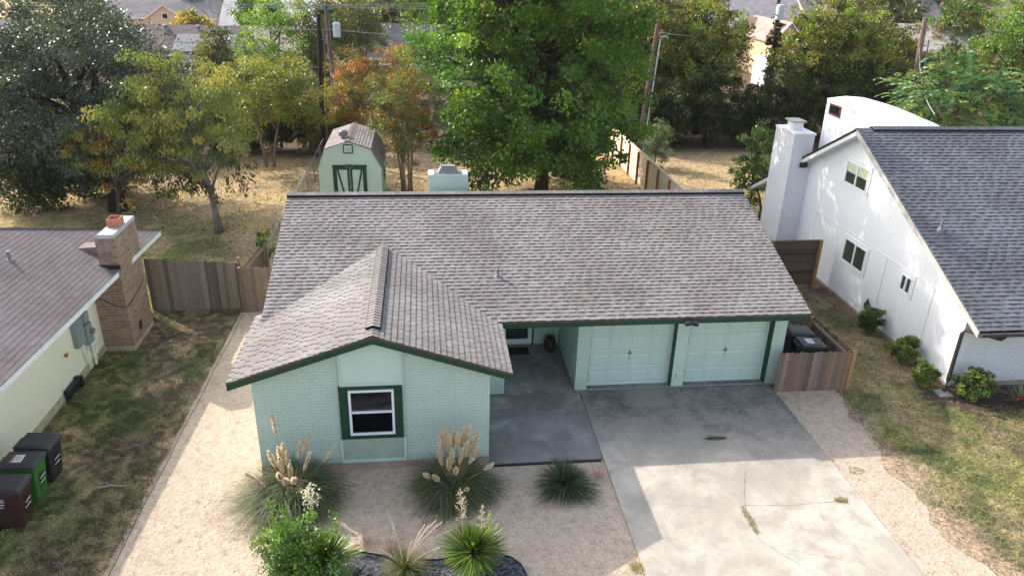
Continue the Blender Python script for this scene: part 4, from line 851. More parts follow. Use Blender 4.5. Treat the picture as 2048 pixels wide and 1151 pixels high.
tree('spreading yellow green tree with forked pale trunk near the dark utility pole', (-4.87, 28.4, -.25), (-4.7, 28.6, 3.9), (3.2, 2.4, 1.9), 170, 85, .55, .18, .42, ((.24, .27, .05), (.18, .22, .045), (.30, .30, .06), (.13, .17, .035)), 11, .13, 30, droop=.6, accent=((.4, .3, .06),), acc=.05, multi=2, bark=(.24, .19, .15))
# hanging sprays below the golden tree
g = np.random.default_rng(77); P = []; D = []
for k in range(26):
    x, y, z = g.uniform(-8.6, -3.4), g.uniform(16.6, 18.4), g.uniform(1.9, 3.0); L_ = g.uniform(.4, 1.1)
    n_ = int(60*L_); t = g.uniform(0, 1, n_); P.append(np.stack([x+g.normal(0, .14, n_), y+g.normal(0, .14, n_), z-t*L_+g.normal(0, .05, n_)], 1)); D.append(g.normal(size=(n_, 3))*.5+[0, 0, -1])
P = np.concatenate(P); D = np.concatenate(D); par = [o for o in bpy.data.objects if o.get('label', '').startswith('golden green drooping')][0]
leaves('hanging_foliage', P, D, .19, .4, np.array([(.075, .095, .03), (.11, .12, .035), (.05, .065, .025)])[g.integers(0, 3, len(P))], m_leaf, par, 78)
CR = ((.13, .18, .045), (.17, .20, .05), (.24, .19, .06), (.10, .14, .04))
tree('multi stemmed crepe myrtle between the shed and the mint chimney', (3.0, 22.3, -.04), (2.85, 22.4, 3.9), (1.75, 1.5, 2.3), 190, 85, .42, .11, .5, CR, 13, .13, 26, multi=6, accent=((.4, .13, .04), (.38, .22, .05)), acc=.10, lump=.2, bark=(.33, .22, .15))
tree('orange tinted crepe myrtle next to the transformer pole', (-.2, 33.5, -.1), (-.1, 33.5, 3.9), (1.5, 1.3, 1.5), 90, 75, .42, .13, .5, ((.30, .21, .08), (.27, .23, .07), (.22, .22, .06), (.34, .21, .09)), 14, .1, 18, multi=4, accent=((.5, .16, .06),), acc=.12, group='crepe myrtles in autumn colour')
tree('tallest orange crepe myrtle between shed and big green tree', (2.5, 33, -.1), (2.4, 33, 4.3), (1.5, 1.3, 2.0), 120, 75, .42, .13, .5, ((.30, .20, .08), (.26, .22, .07), (.22, .22, .06), (.36, .22, .10)), 15, .1, 20, multi=4, accent=((.52, .16, .06),), acc=.12, group='crepe myrtles in autumn colour')
tree('low bronze green crepe myrtle just right of the dark pole', (-.4, 31, -.1), (-.5, 31, 2.9), (1.5, 1.2, 1.5), 90, 75, .42, .13, .5, ((.2, .18, .04), (.25, .17, .04), (.17, .19, .04)), 16, .08, 14, multi=4, accent=((.5, .2, .06),), acc=.12, group='crepe myrtles in autumn colour')
# back hedge plants at left, dark under the golden trees
for i, (x, y, rx, h, lab) in enumerate(((-12.5, 31, 2.6, 4.6, 'dark shrub mass behind the oak'), (-8.8, 31.8, 2.8, 4.2, 'dark shrub behind the golden tree'), (-4.9, 32.4, 2.6, 3.6, 'dark shrub behind the forked pale trunk'), (-1.9, 32.2, 1.4, 2.6, 'yellowish shrub at the foot of the dark pole'), (-17.5, 31, 2.8, 3.6, 'green shrub mass at the far left edge below the awning'), (-14.2, 21.0, 2.0, 3.4, 'dark low shrub mass beneath the left side of the oak'), (-11.9, 23.2, 1.6, 2.6, 'dark low shrub mass just behind the oak trunk'))):
    tree(lab, (x, y, -.1), (x, y, h*.46), (rx, 1.6, h*.55), 200, 80, .5, .17, .5, (DRK+((.07, .10, .03),)) if i not in (3, 4) else ((.2, .21, .04), (.14, .16, .035)), 30+i, .08, 8, name='shrub', cat='shrub', group='shrubs along the back boundary', shell=.2)
# right back: dark wood edge. (label, x, y, height, radius, palette, size)
EDGE = [('rounded green tree directly right of the big tree', 14.2, 38.5, 9.2, 3.4, GREEN1), ('tall olive tree above the leaning pole', 19.3, 37.5, 9.6, 3.3, OLV), ('broad tree with yellow tips left of the far transformer', 23.0, 36, 8.8, 3.0, OLV+LIME[:1]),
        ('tall tree with yellow green crown right of the far transformer', 30.9, 35.5, 9.6, 2.8, OLV+LIME[:1]), ('dense olive tree left of the thick pole', 33.8, 36.5, 8.6, 3.0, OLV+LIME[:1]), ('yellowish tree behind the thick pole', 37.8, 40, 7.8, 2.8, OLV),
        ('big green tree in the upper right corner', 46.5, 36, 9.5, 3.9, GREEN1+OLV[:1]), ('green tree cut by the right edge', 52.5, 41, 10.5, 4.2, GREEN1), ('dark tree in front of the tan roof at right', 42.5, 38, 6.0, 2.4, OLV+DRK),
        ('dark leaved tree filling the gap behind the big green tree', 15.5, 46, 9.6, 3.8, DRK+GREEN1[:2]), ('dark leaved tree behind the one left of the far transformer', 25.2, 47, 9.4, 3.2, DRK+OLV[:2])]  # the last pair carries the dark leaf palette
for i, (lab, x, y, h, rr, pal) in enumerate(EDGE):
    tree(lab, (x, y, -.1), (x, y, h*.57), (rr, rr*.85, h*.43), 230, 80, .62, .20, .55, pal, 50+i, .2, 26, group='trees along the wooded edge', shell=.45, lump=.3, accent=((.26, .30, .05), (.32, .33, .06)), acc=.10, bark=(.05, .04, .035))
LOW = [(16.6, 33.4, 2.0, 4.6), (19.6, 32.8, 2.2, 4.4), (22.6, 33.2, 2.3, 4.8), (25.6, 33.0, 2.2, 4.0), (28.4, 33.4, 2.2, 4.8), (31.4, 33.6, 2.3, 5.0), (34.4, 34.2, 2.3, 4.8), (37.2, 34.6, 2.2, 4.4), (40.5, 35, 2.4, 4.4), (44.5, 34, 2.6, 4.6), (13.6, 35, 2.0, 4.2)]
LL_ = ['under the leaning pole', 'second from the leaning pole', 'third from the leaning pole', 'below the cream gable house', 'left of the white chimney line', 'above the white chimney', 'behind the small brown window', 'behind the vaulted white roof', 'at the foot of the thick pole', 'right of the feathery tree top', 'behind the far end of the pale fence']
for i, ((x, y, rx, h), q) in enumerate(zip(LOW, LL_)):
    tree('dark thicket bush of the wooded edge '+q, (x, y, -.1), (x, y, h*.48), (rx, 1.7, h*.55), 150, 70, .5, .17, .5, DRK+((.08, .09, .025),), 70+i, .1, 12, name='thicket_bush', cat='bush', group='bushes along the wooded edge', shell=.15, bark=(.04, .035, .03))
def frond_tree(label, base, c, rad, nf, seed, pal, L=.75):
    g = np.random.default_rng(seed); T = thing('feathery_tree', label, 'tree', base); C, P, off = crown_pts(g, np.array(c, float), rad, nf, 1, .3, .5, .22); K = len(C)
    out = unit(C-np.array(c)+[0, 0, .6])+g.normal(size=(K, 3))*.45; out = unit(out); t = np.linspace(.08, 1, 13); PP, DD, CC = [], [], []
    pal = np.array(pal)
    for k in range(K):
        d = out[k].copy(); d[2] = max(d[2], .1); l = L*g.uniform(.7, 1.25); side = unit(np.cross(d, [0, 0, 1.])); cc = pal[g.integers(0, len(pal))]*g.uniform(.8, 1.2)
        pts = C[k]+d*l*t[:, None]-np.array([0, 0, .55])*l*(t**2)[:, None]
        for sg in (-1, 1):
            w_ = .22*l*np.sin(np.pi*np.clip(t, .12, .95))**.6; q = pts+side*sg*w_[:, None]*.55+np.array([0, 0, -.04]); PP.append(q); dd = side*sg+d*.5+np.array([0, 0, -.25]); DD.append(np.repeat(dd[None], 13, 0)); CC.append(np.repeat(cc[None], 13, 0)*g.uniform(.8, 1.2, (13, 1)))
    leaves('crown', np.concatenate(PP), np.concatenate(DD), .23, .3, np.concatenate(CC), m_leaf, T, seed+1); limbs(g, base, c, rad, C, .16, 30, col=(.2, .16, .13)).build('trunk', m_bark, T, smooth=True)
frond_tree('feathery pale green chinaberry tree behind the white house ridge', (30.6, 20.5, 0), (30.6, 20.5, 4.7), (3.5, 2.6, 2.4), 1000, 91, ((.13, .24, .10), (.10, .20, .08), (.16, .26, .10), (.20, .24, .05)), .95)
tree('slender laurel with yellow green leaves behind the white chimney', (19.1, 17.4, 0), (18.95, 17.4, 2.6), (.95, .8, 2.0), 80, 55, .32, .17, .42, ((.12, .2, .04), (.2, .27, .06), (.3, .33, .1), (.08, .13, .03)), 93, .06, 14, name='laurel', cat='tree', mat=m_leafg)
tree('grey green feathery shrub leaning over the pale timber fence', (17.4, 27.2, 0), (17.45, 27.2, 1.35), (1.15, .9, 1.35), 90, 70, .3, .12, .3, ((.17, .22, .12), (.22, .27, .15), (.13, .17, .09)), 95, .05, 16, name='shrub', cat='shrub', shell=.3)
tree('ivy clump on the post behind the grey cedar gate', (-2.15, 12.3, -.25), (-2.15, 12.3, .95), (.3, .28, .75), 24, 40, .16, .11, .7, ((.12, .17, .04), (.2, .26, .06), (.08, .1, .03)), 97, .08, 4, name='ivy', cat='ivy', group=None)
tree('ivy wrapped round the far transformer pole', (33.6, 48, -.1), (33.55, 48, 3.6), (.55, .5, 3.6), 90, 50, .35, .2, .6, DRK, 98, .1, 4, name='ivy', cat='ivy')
# farther gardens
FAR = [('bright lime green tree in front of the solar panel house', -7.3, 46, 7.9, 2.9, LIME, .2), ('olive bush beside the solar panels', -11.9, 47, 5.6, 1.7, OLV, .2), ('upright brown green cypress left of the oak crown', -23.2, 45, 6.2, 1.9, ((.13, .12, .03), (.17, .13, .035), (.09, .1, .03)), .2),
       ('mottled olive tree behind the transformer pole', -3.9, 47, 8.6, 2.5, OLV+GREEN1[:1], .22), ('pale leaved tree right of the transformer pole top', -1.2, 50, 8.8, 2.4, ((.17, .19, .08), (.12, .14, .05)), .22),
       ('light green tree rising above the dark grey roof', 5.2, 68, 8.6, 4.2, LIME+GREEN1[:2], .3), ('dark tree behind the left end of the dark grey roof', -1.0, 66, 7.5, 3.2, DRK+OLV, .3),
       ('dark tree at the top left corner', -40, 66, 9.5, 4.2, DRK+OLV, .3), ('broad olive tree at the top left behind the oak', -32, 68, 8.2, 4.2, OLV+DRK, .3), ('green tree between the two pale houses at the top', -25.5, 96, 7.5, 3, OLV, .35),
       ('small yellow tree by the peach gable', -22, 78, 4.8, 2, ((.3, .28, .05), (.4, .3, .06)), .3), ('green garden tree above the lime tree', -13.5, 74, 7.0, 3.0, GREEN1, .3), ('tree behind the big tree at top centre', 11, 60, 9, 4, GREEN1+DRK, .3),
       ('far tree above the leaning pole', 21, 52, 9.5, 3.8, DRK+OLV, .3), ('tree at the right of the cream gable', 44.5, 64, 6.0, 2.6, OLV, .3), ('dark tree over the pinkish roof', 34.8, 75, 9, 3.2, DRK, .3),
       ('olive tree before the brown roof at top right', 48, 66, 6.4, 3.0, OLV, .3), ('pale tree near the tan roof', 52.5, 72, 7.6, 2.8, ((.16, .2, .08), (.2, .22, .1)), .3), ('far right tree beyond the tan roof', 63, 66, 9.5, 4, GREEN1+OLV, .3), ('low tree hiding the foot of the tan roof house', 50, 54, 4.6, 2.8, OLV, .25)]
for i, (lab, x, y, h, rr, pal, s_) in enumerate(FAR):
    tree(lab, (x, y, -.1), (x, y, h*.55), (rr, rr*.85, h*.45), int(60+rr*26), 62, .5+s_, s_, .6, pal, 120+i, .16, 14, group=BG, shell=.4, lump=.22)
g = np.random.default_rng(5); k = 0
protos = [tree('distant tree on the horizon', (-60, 105, -.1), (-60, 105, 5), (5, 4, 4.2), 110, 60, 1.1, .5, .6, p_, 160+i, .2, 8, name='distant_tree', group='distant trees on the horizon', shell=.3) for i, p_ in enumerate((OLV, GREEN1, DRK+OLV))]
for i, (x, y) in enumerate([(-75, 120), (-62, 108), (-50, 118), (-44, 104), (-14, 108), (-4, 98), (6, 104), (16, 96), (27, 88), (30, 104), (42, 100), (56, 112), (74, 98), (84, 108), (66, 84), (-56, 88), (95, 120), (0, 125), (22, 124), (-30, 130), (48, 128)]):
    o = protos[i % 3] if i < 3 else copy_tree(protos[i % 3]); o.location = (x, y, -.1); o.rotation_euler.z = float(g.uniform(0, 6.28)); s_ = float(g.uniform(.8, 1.25)); o.scale = (s_, s_, s_)

# ------------------------------------------------------------------ far houses
def flatm(n, c, rough=.8, v=.12, s=2): return bpy.data.materials.get(n) or plain(n, c, rough, v, s)
def far_house(label, x0, x1, y0, y1, ze_, zr, wallc, roofc, axis='x', rz=0, wins=(), extra=None, name='bungalow', ov=.4, facewins=()):
    cx, cy = (x0+x1)/2, (y0+y1)/2; T = thing(name, label, 'house', (cx, cy, 0), None, rz); a, b = (x1-x0)/2, (y1-y0)/2
    nm = label.split()[0]; mw = flatm('far_wall_%d' % abs(hash(wallc)), wallc); mr = flatm('far_roof_%d' % abs(hash(roofc)), roofc, .9, .25, 1.2)
    m = MB()
    if axis == 'x': m.prism([(-a, -b, -.2), (-a, b, -.2), (-a, b, ze_), (-a, 0, zr-.05), (-a, -b, ze_)], (2*a, 0, 0))
    else: m.prism([(-a, -b, -.2), (a, -b, -.2), (a, -b, ze_), (0, -b, zr-.05), (-a, -b, ze_)], (0, 2*b, 0))
    m.build('wall', mw, T, local=True); m = MB(); k = (zr-ze_)/(b if axis == 'x' else a); zo = ze_-k*ov
    for sg in (-1, 1):
        if axis == 'x': m.prism([(-a-ov, sg*(b+ov), zo), (a+ov, sg*(b+ov), zo), (a+ov, 0, zr), (-a-ov, 0, zr)], (0, 0, .12))
        else: m.prism([(sg*(a+ov), -b-ov, zo), (sg*(a+ov), b+ov, zo), (0, b+ov, zr), (0, -b-ov, zr)], (0, 0, .12))
    m.build('roof', mr, T, local=True); m = MB()
    if axis == 'x': m.box(-a-ov, a+ov, -b-ov-.03, -b-ov, zo-.05, zo+.12)
    else:
        for sg in (-1, 1): m.prism([(sg*(a+ov), -b-ov-.03, zo-.02), (0, -b-ov-.03, zr-.02), (0, -b-ov-.03, zr+.13), (sg*(a+ov), -b-ov-.03, zo+.13)], (0, .03, 0))
    m.build('fascia', m_white, T, local=True)
    for (wx, wz, ww, wh) in wins:
        m = MB(); m.box(wx-ww/2, wx+ww/2, -b-.05, -b, wz, wz+wh); o = m.build('window', m_white, T, local=True); m = MB(); m.box(wx-ww/2+.07, wx+ww/2-.07, -b-.06, -b-.051, wz+.07, wz+wh-.07); m.build('pane', m_glass, o, local=True)
    return T
hB = far_house('cream bungalow with brown roof and white solar panels behind the golden trees', -23.5, -12.2, 53.4, 62.6, 2.45, 4.65, (.72, .62, .45), (.135, .10, .098), wins=((2, .9, 1.4, 1.2), (4.2, .9, .9, 1.2)))
m = MB(); kk = 2.2/4.6
for i in range(5):
    for j in range(2):
        x = .6+i*1.02; y = -4.0+j*1.25; zf = lambda yy: 2.45+(4.6-abs(yy))*kk+.20
        m.prism([(x, y, zf(y)), (x+1.0, y, zf(y)), (x+1.0, y+1.18, zf(y+1.18)), (x, y+1.18, zf(y+1.18))], (0, 0, .06))
m.build('solar_panels', plain('pale_solar_glass', (.20, .20, .21), .6, .05, 2, 0, 0, .2), hB, local=True)
m = MB()
for x in (-3.6, -.6, 2.2, 4.4): m.lathe(x, -.7, [(.12, 4.3), (.12, 4.62), (.25, 4.66), (.22, 4.8), (.05, 4.86)], 10)
m.build('roof_vent', m_metal, hB, local=True)
far_house('cream gable cottage behind the lime green tree', -11.9, -6.6, 57.5, 66, 2.6, 4.35, (.74, .64, .44), (.34, .28, .25), wins=((1.8, .8, .7, 1.2),))
hD = far_house('dark grey roofed bungalow above the orange crepe myrtles', -1.7, 11, 55.2, 64.2, 2.6, 4.95, (.55, .5, .42), (.08, .08, .092), wins=((1.6, .8, 1.4, 1.2),))
m = MB(); m.lathe(-5.0, -.9, [(.14, 4.4), (.14, 4.9), (.25, 4.95), (.2, 5.05)], 8); m.lathe(-2.2, -2.2, [(.06, 3.6), (.06, 4.2)], 8); m.lathe(.6, -1.3, [(.1, 4.2), (.1, 4.6)], 8); m.build('roof_vent', m_metal, hD, local=True)
m = MB(); m.box(-7.1, -6.1, -1.2, -.2, 2.2, 5.2); m.build('chimney', flatm('far_brick', (.36, .16, .1)), hD, local=True)
m = MB(); m.box(-4.5, 0.5, -6.4, -5.0, 2.0, 2.15); m.build('porch_roof', flatm('far_porch', (.45, .45, .55)), hD, local=True)
hA = far_house('grey roofed house at the far left edge with a white awning', -44, -29.4, 53, 62, 2.5, 4.9, (.62, .5, .38), (.20, .175, .18), wins=((5.6, .9, 1.2, 1.3), (3.4, .9, 1.2, 1.3)))
m = MB(); m.prism([(4.2, -7.6, 2.1), (7.2, -7.6, 2.1), (7.2, -4.9, 2.6), (4.2, -4.9, 2.6)], (0, 0, .08)); m.build('awning', m_white, hA, local=True)
far_house('peach house with gabled front and white trim at the top edge', -29.8, -24.6, 86, 96, 2.75, 4.45, (.66, .50, .38), (.25, .225, .225), 'y', wins=((0, 2.9, .7, .7), (0, .3, 3.6, 1.9)), ov=.35)
far_house('long grey shingled wing behind the peach gable', -36, -22.5, 90.5, 100, 2.75, 5.6, (.62, .48, .38), (.25, .225, .225), ov=.3)
far_house('pale house with light roof beside the lime tree at the top', -20.2, -8.5, 84, 94, 2.4, 5.4, (.72, .66, .56), (.52, .50, .49), wins=((-4.2, 1.2, 1.2, .9),))
far_house('cream gabled house with pinkish roof seen between the right trees', 39.9, 43.0, 62, 71, 3.9, 5.6, (.60, .44, .27), (.42, .26, .23), 'y', ov=.25, wins=((-.2, 1.6, .8, .8),))
far_house('pinkish roofed wing beside the cream gable', 40.5, 52, 66, 74, 3.0, 5.5, (.7, .55, .38), (.40, .25, .23))
far_house('pink walled house peeping out left of the far transformer', 39.5, 45, 84, 92, 3.6, 5.4, (.72, .42, .38), (.44, .38, .38))
far_house('grey roofed house at the top right of the far transformer', 46, 58, 92, 102, 3.2, 7.0, (.6, .5, .45), (.42, .37, .37))
far_house('brown roofed long house at the top right', 62, 84, 98, 108, 3.4, 6.6, (.6, .5, .42), (.25, .20, .195), wins=((0, 1, 1.5, 1.3),))
far_house('tan roofed house behind the trees at the upper right', 56.5, 64, 62, 71, 2.8, 5.3, (.66, .55, .45), (.42, .36, .33), rz=R_(-14), wins=((-1, .8, 1.4, 1.2),))
m = MB(); m.box(37.2, 40.5, 57, 60, -.1, 1.9); m.prism([(37, 56.8, 1.9), (40.7, 56.8, 1.9), (40.7, 60.2, 2.5), (37, 60.2, 2.5)], (0, 0, .08)); tag(m.build('carport', m_white), 'small white outbuilding below the cream gabled house', 'outbuilding')
# ------------------------------------------------------------------ front garden
def ribbons(name, base, dirs, Ls, width, bend, cols, mat, parent, seg=6, tip=.15, seed=0):
    """curved tapering blades: base (n,3), dirs (n,3) start direction, lengths, bend = gravity amount"""
    n = len(base); t = np.linspace(0, 1, seg+1); d = unit(dirs); hor = d.copy(); hor[:, 2] = 0; hor = unit(hor+1e-6)
    P = base[:, None]+d[:, None]*(Ls[:, None]*t)[..., None]+np.array([0, 0, -1.])*((bend*Ls)[:, None]*t**2.2)[..., None]+hor[:, None]*((bend*Ls*.35)[:, None]*t**2)[..., None]
    side = unit(np.stack([-hor[:, 1], hor[:, 0], np.zeros(n)], 1)+np.random.default_rng(seed).normal(size=(n, 3))*.25)
    w_ = width[:, None]*np.clip(np.minimum(1, .5+t*2)*(1-t**2*(1-tip)), .05, 1); A_ = P-side[:, None]*w_[..., None]*.5; B_ = P+side[:, None]*w_[..., None]*.5
    V_ = np.stack([A_, B_], 2).reshape(n, (seg+1)*2, 3); V_[..., 2] = np.maximum(V_[..., 2], base[:, None, 2]-.02)
    o = (np.arange(n)*(seg+1)*2)[:, None]; k = np.arange(seg)*2; Fq = np.stack([o+k, o+k+1, o+k+3, o+k+2], -1).reshape(-1, 4)
    return mesh_np(name, V_.reshape(-1, 3), Fq, col=np.repeat(cols, (seg+1)*2, 0), mat=mat, parent=parent)
def radial(g, n, lo, hi):
    a = g.uniform(0, 2*np.pi, n); e = np.radians(g.uniform(lo, hi, n)); return np.stack([np.cos(a)*np.cos(e), np.sin(a)*np.cos(e), np.sin(e)], 1)
def pick(g, pal, n, j=.25): p = np.array(pal)[g.integers(0, len(pal), n)]; return p*g.uniform(1-j, 1+j, (n, 1))
def pampas(label, x, y, z, rad, seed, plumes, n=3200):
    g = np.random.default_rng(seed); T = thing('pampas_grass', label, 'pampas grass', (x, y, z), 'pampas grasses by the front wall')
    a = g.uniform(0, 2*np.pi, n); r = .32*np.sqrt(g.random(n)); base = np.stack([x+r*np.cos(a), y+r*np.sin(a), np.full(n, z)], 1)
    d = radial(g, n, 48, 89); cl = g.normal(size=(26, 3))*[.22, .22, .15]; ci = g.integers(0, 26, n); d = d+cl[ci]; base[:, :2] += cl[ci][:, :2]*.35; d[:, 2] = np.maximum(d[:, 2], .25); d[:, :2] += np.stack([np.cos(a), np.sin(a)], 1)*.25*(r/.32)[:, None]; L_ = rad*g.uniform(.9, 1.9, n)*(.8+.45*(unit(d)[:, 2]))
    ribbons('foliage', base, d, L_, g.uniform(.010, .018, n), g.uniform(.55, 1.25, n), pick(g, [(.085, .125, .06), (.12, .165, .075), (.06, .09, .045), (.17, .19, .08), (.24, .22, .12)], n, .3), m_blade, T, 7, .1, seed)
    nd = 420; a = g.uniform(0, 2*np.pi, nd); base = np.stack([x+.3*np.cos(a), y+.3*np.sin(a), np.full(nd, z)], 1)
    ribbons('dry_skirt', base, radial(g, nd, 5, 40), rad*g.uniform(.5, 1.0, nd), g.uniform(.01, .016, nd), g.uniform(.2, .6, nd), pick(g, [(.36, .28, .16), (.28, .2, .11)], nd), m_dryleaf, T, 5, .1, seed)
    for (tx, ty, tz, l_, w_) in plumes:
        tip = np.array([x+tx, y+ty, z+tz]); b0 = np.array([x+tx*.15, y+ty*.15, z+.1]); ax = unit((tip-b0)[None])[0]; st = tip-ax*l_; m = MB(); m.tube([tuple(b0), tuple((b0+st)/2+np.array([0, 0, .03])), tuple(st+ax*.1)], [.008, .007, .006], 5, col=(.42, .34, .18))
        q = m.build('stalk', m_dryleaf, T); nn = 420; t = g.random(nn)**.9; prof = 1.75*np.clip(t, .02, 1)**.45*(1-t)**.62*w_*1.3; an = g.uniform(0, 2*np.pi, nn)
        u1 = unit(np.cross(ax, [.3, .2, 1.])[None])[0]; u2 = np.cross(ax, u1); rad_ = np.cos(an)[:, None]*u1+np.sin(an)[:, None]*u2; pts = st+ax*(l_*t)[:, None]+rad_*(prof*g.uniform(.1, .9, nn))[:, None]
        o = leaves('plume', pts, ax*1.0+rad_*.55+np.array([0, 0, -.1]), .085, .3, pick(g, [(.90, .78, .58), (.93, .84, .66), (.82, .68, .48), (.95, .89, .75)], nn, .2), m_plume, T, seed+3)
    return T
g = np.random.default_rng(3)
pampas('wide pampas grass with tawny plumes at the left corner of the mint house', .80, -.92, -.06, .76, 201,
    [(-.38, .0, 1.32, .42, .055), (-.20, .1, 1.35, .45, .05), (-.10, .1, 1.42, .5, .055), (-.16, -.1, 1.22, .4, .06), (.0, .0, 1.30, .45, .05), (.28, .2, 1.42, .42, .045), (.45, .25, 1.52, .45, .045), (.50, .0, 1.25, .5, .04), (.98, .3, 1.15, .38, .04), (-.9, -.1, .85, .4, .045), (-.75, -.2, .72, .36, .045), (.02, -.55, .98, .22, .075), (.22, -.6, 1.02, .2, .07), (-.12, -.5, 1.1, .26, .05), (.35, -.6, .72, .16, .045), (-.35, .55, 1.9, .5, .035), (.08, -.2, 1.1, .4, .05)])
pampas('upright pampas grass crowded with cream plumes in front of the mint wall near the walk', 4.38, -.98, -.05, .64, 202,
    [(-.28, .1, 1.48, .5, .05), (-.16, .15, 1.68, .52, .055), (-.05, .1, 1.5, .45, .05), (.05, .2, 1.62, .5, .05), (.16, .1, 1.55, .45, .05), (.3, .2, 1.62, .5, .055), (.42, .2, 1.68, .45, .055), (.5, .1, 1.42, .5, .05), (.62, .15, 1.50, .5, .055), (.58, 0, 1.2, .45, .05), (-.3, -.1, 1.2, .4, .05), (.0, -.15, 1.3, .45, .05), (.24, -.1, 1.25, .42, .04), (.08, -.45, 1.02, .26, .05), (-.08, -.2, 1.1, .36, .06), (.92, -.1, .82, .25, .045), (-.62, -.25, .75, .2, .05), (-.42, -.3, .72, .26, .05), (.32, -.6, .55, .14, .04), (-.22, .2, 1.55, .45, .045), (.35, 0, 1.38, .42, .05)])
def spiky(label, x, y, z, L, n, seed, pal, lo, hi, w_, bend, name, cat, h0=.0, mat=None, group=None):
    g = np.random.default_rng(seed); T = thing(name, label, cat, (x, y, z), group); d = radial(g, n, lo, hi); base = np.array([x, y, z+h0])+d*.06; L = L*g.uniform(.82, 1.12, n)*(1+.12*np.sin(3*np.arctan2(d[:, 1], d[:, 0])+seed)); d = d+g.normal(size=d.shape)*.09; pal = list(pal)*3+[(.34, .28, .15)]
    ribbons('foliage', base, d, L*g.uniform(.85, 1.02, n), g.uniform(w_*.8, w_*1.2, n), g.uniform(bend*.4, bend*1.4, n), pick(g, pal, n), mat or m_blade, T, 5, .06, seed); return T
spiky('dark green arching spiky clump beside the walk and drive corner', 6.98, -1.05, -.03, .82, 1100, 210, [(.045, .085, .045), (.06, .11, .055), (.035, .06, .035), (.10, .15, .08)], 6, 85, .017, .45, 'spiky_clump', 'spiky plant')
def flower_stalk(T, x, y, z, h, seed, col, n=16, spread=.17, lean=(0, 0), buds=True, start=.45):
    g = np.random.default_rng(seed); m = MB(); m.cur = col; top = Vector((x+lean[0], y+lean[1], z+h)); b = Vector((x, y, z)); m.tube([b, b+(top-b)*.5, top], [.012, .010, .004], 6)
    for i in range(n):
        t = start+(1-start)*i/n; p = b+(top-b)*t; a = g.uniform(0, 6.28); l_ = spread*(1-.75*(i/n))*g.uniform(.7, 1.2)*min(1, .5+i/n*4); e = p+Vector((math.cos(a)*l_, math.sin(a)*l_, l_*.55)); m.tube([p, e], [.006, .003], 5)
        if buds:
            for k in range(4): q = p+(e-p)*(.4+.2*k); m.tube([q, q+Vector(g.normal(size=3))*.02+Vector((0, 0, .02))], [.006, .004], 4)
    m.build('flower_stalk', m_attr, T, smooth=True)
YP = [(.07, .14, .03), (.11, .20, .035), (.17, .27, .045), (.05, .10, .03), (.26, .33, .06)]
Y1 = spiky('round yucca with two dry flower stalks in the black gravel bed', 4.72, -3.35, 0, .68, 820, 220, YP, -22, 88, .034, .10, 'yucca', 'yucca', .36, m_leafg)
g = np.random.default_rng(8); n_ = 130; ribbons('lower_leaves', np.array([4.72, -3.35, .3])+np.zeros((n_, 3)), radial(g, n_, -35, 5), .6*g.uniform(.7, 1, n_), np.full(n_, .032), g.uniform(.1, .3, n_), pick(g, [(.38, .34, .09), (.45, .36, .12), (.25, .26, .06)], n_), m_blade, Y1, 5, .1, 8)
flower_stalk(Y1, 4.52, -3.3, .5, 1.35, 1, (.62, .50, .36), 26, .2, (-.06, .05)); flower_stalk(Y1, 4.86, -3.35, .45, 1.08, 2, (.60, .50, .38), 20, .16, (.02, .02)); flower_stalk(Y1, 5.02, -3.15, .6, .62, 3, (.42, .45, .16), 18, .07, (.03, 0))
Y2 = spiky('second yucca half hidden behind the leafy evergreen shrub', 1.85, -3.25, 0, .66, 520, 221, YP, -5, 88, .034, .10, 'yucca', 'yucca', .30, m_leafg)
flower_stalk(Y2, 1.62, -3.15, .5, 1.45, 5, (.45, .45, .2), 8, .1, (.0, .05), False)
g = np.random.default_rng(9); pts = np.array([1.62, -3.1, 1.78])+g.normal(size=(150, 3))*[.07, .07, .13]; leaves('blossom', pts, g.normal(size=(150, 3)), .055, .8, pick(g, [(.78, .76, .6), (.62, .6, .42)], 150, .15), m_plume, Y2, 10)
EV = [(.13, .25, .035), (.18, .32, .045), (.09, .18, .035), (.25, .38, .06), (.07, .13, .04)]
tree('glossy bright green evergreen shrub at the bottom edge before the pampas', (1.15, -3.5, -.05), (1.28, -3.45, .70), (.52, .5, .82), 130, 66, .17, .080, .40, EV, 230, .03, 26, name='shrub', cat='shrub', mat=m_leafg, shell=.35, lump=.28)
sh = [o for o in bpy.data.objects if o.get('label', '').startswith('glossy bright')][0]; g = np.random.default_rng(12); PP = []
for (x, y, z0, z1) in ((.95, -3.3, 1.2, 1.88), (1.15, -3.3, 1.1, 1.7), (.72, -3.4, .8, 1.3), (2.05, -3.3, .9, 1.52), (.55, -3.3, .6, 1.1), (1.9, -3.4, .8, 1.2)):
    t = g.random(85); PP.append(np.stack([x+g.normal(0, .05, 85), y+g.normal(0, .05, 85), z0+(z1-z0)*t], 1))
for q, pp in enumerate(PP): leaves('shoot', pp, g.normal(size=pp.shape)*.5+[0, 0, .8], .075, .42, pick(g, EV[1:4], len(pp)), m_leafg, sh, 13+q)
tree('low leafy part of the evergreen planting at the bottom edge', (1.75, -3.85, -.05), (1.75, -3.85, .42), (.6, .5, .45), 80, 60, .17, .072, .42, EV, 233, .03, 16, name='shrub', cat='shrub', mat=m_leafg, shell=.3)
G1 = spiky('fine green grass tuft with long dry stems in the black gravel', 3.35, -3.35, -.03, .62, 700, 240, [(.12, .17, .05), (.18, .22, .08), (.3, .26, .13), (.09, .12, .04)], 12, 88, .010, .4, 'grass_tuft', 'ornamental grass')
g = np.random.default_rng(14); m = MB(); m.cur = (.66, .52, .38)
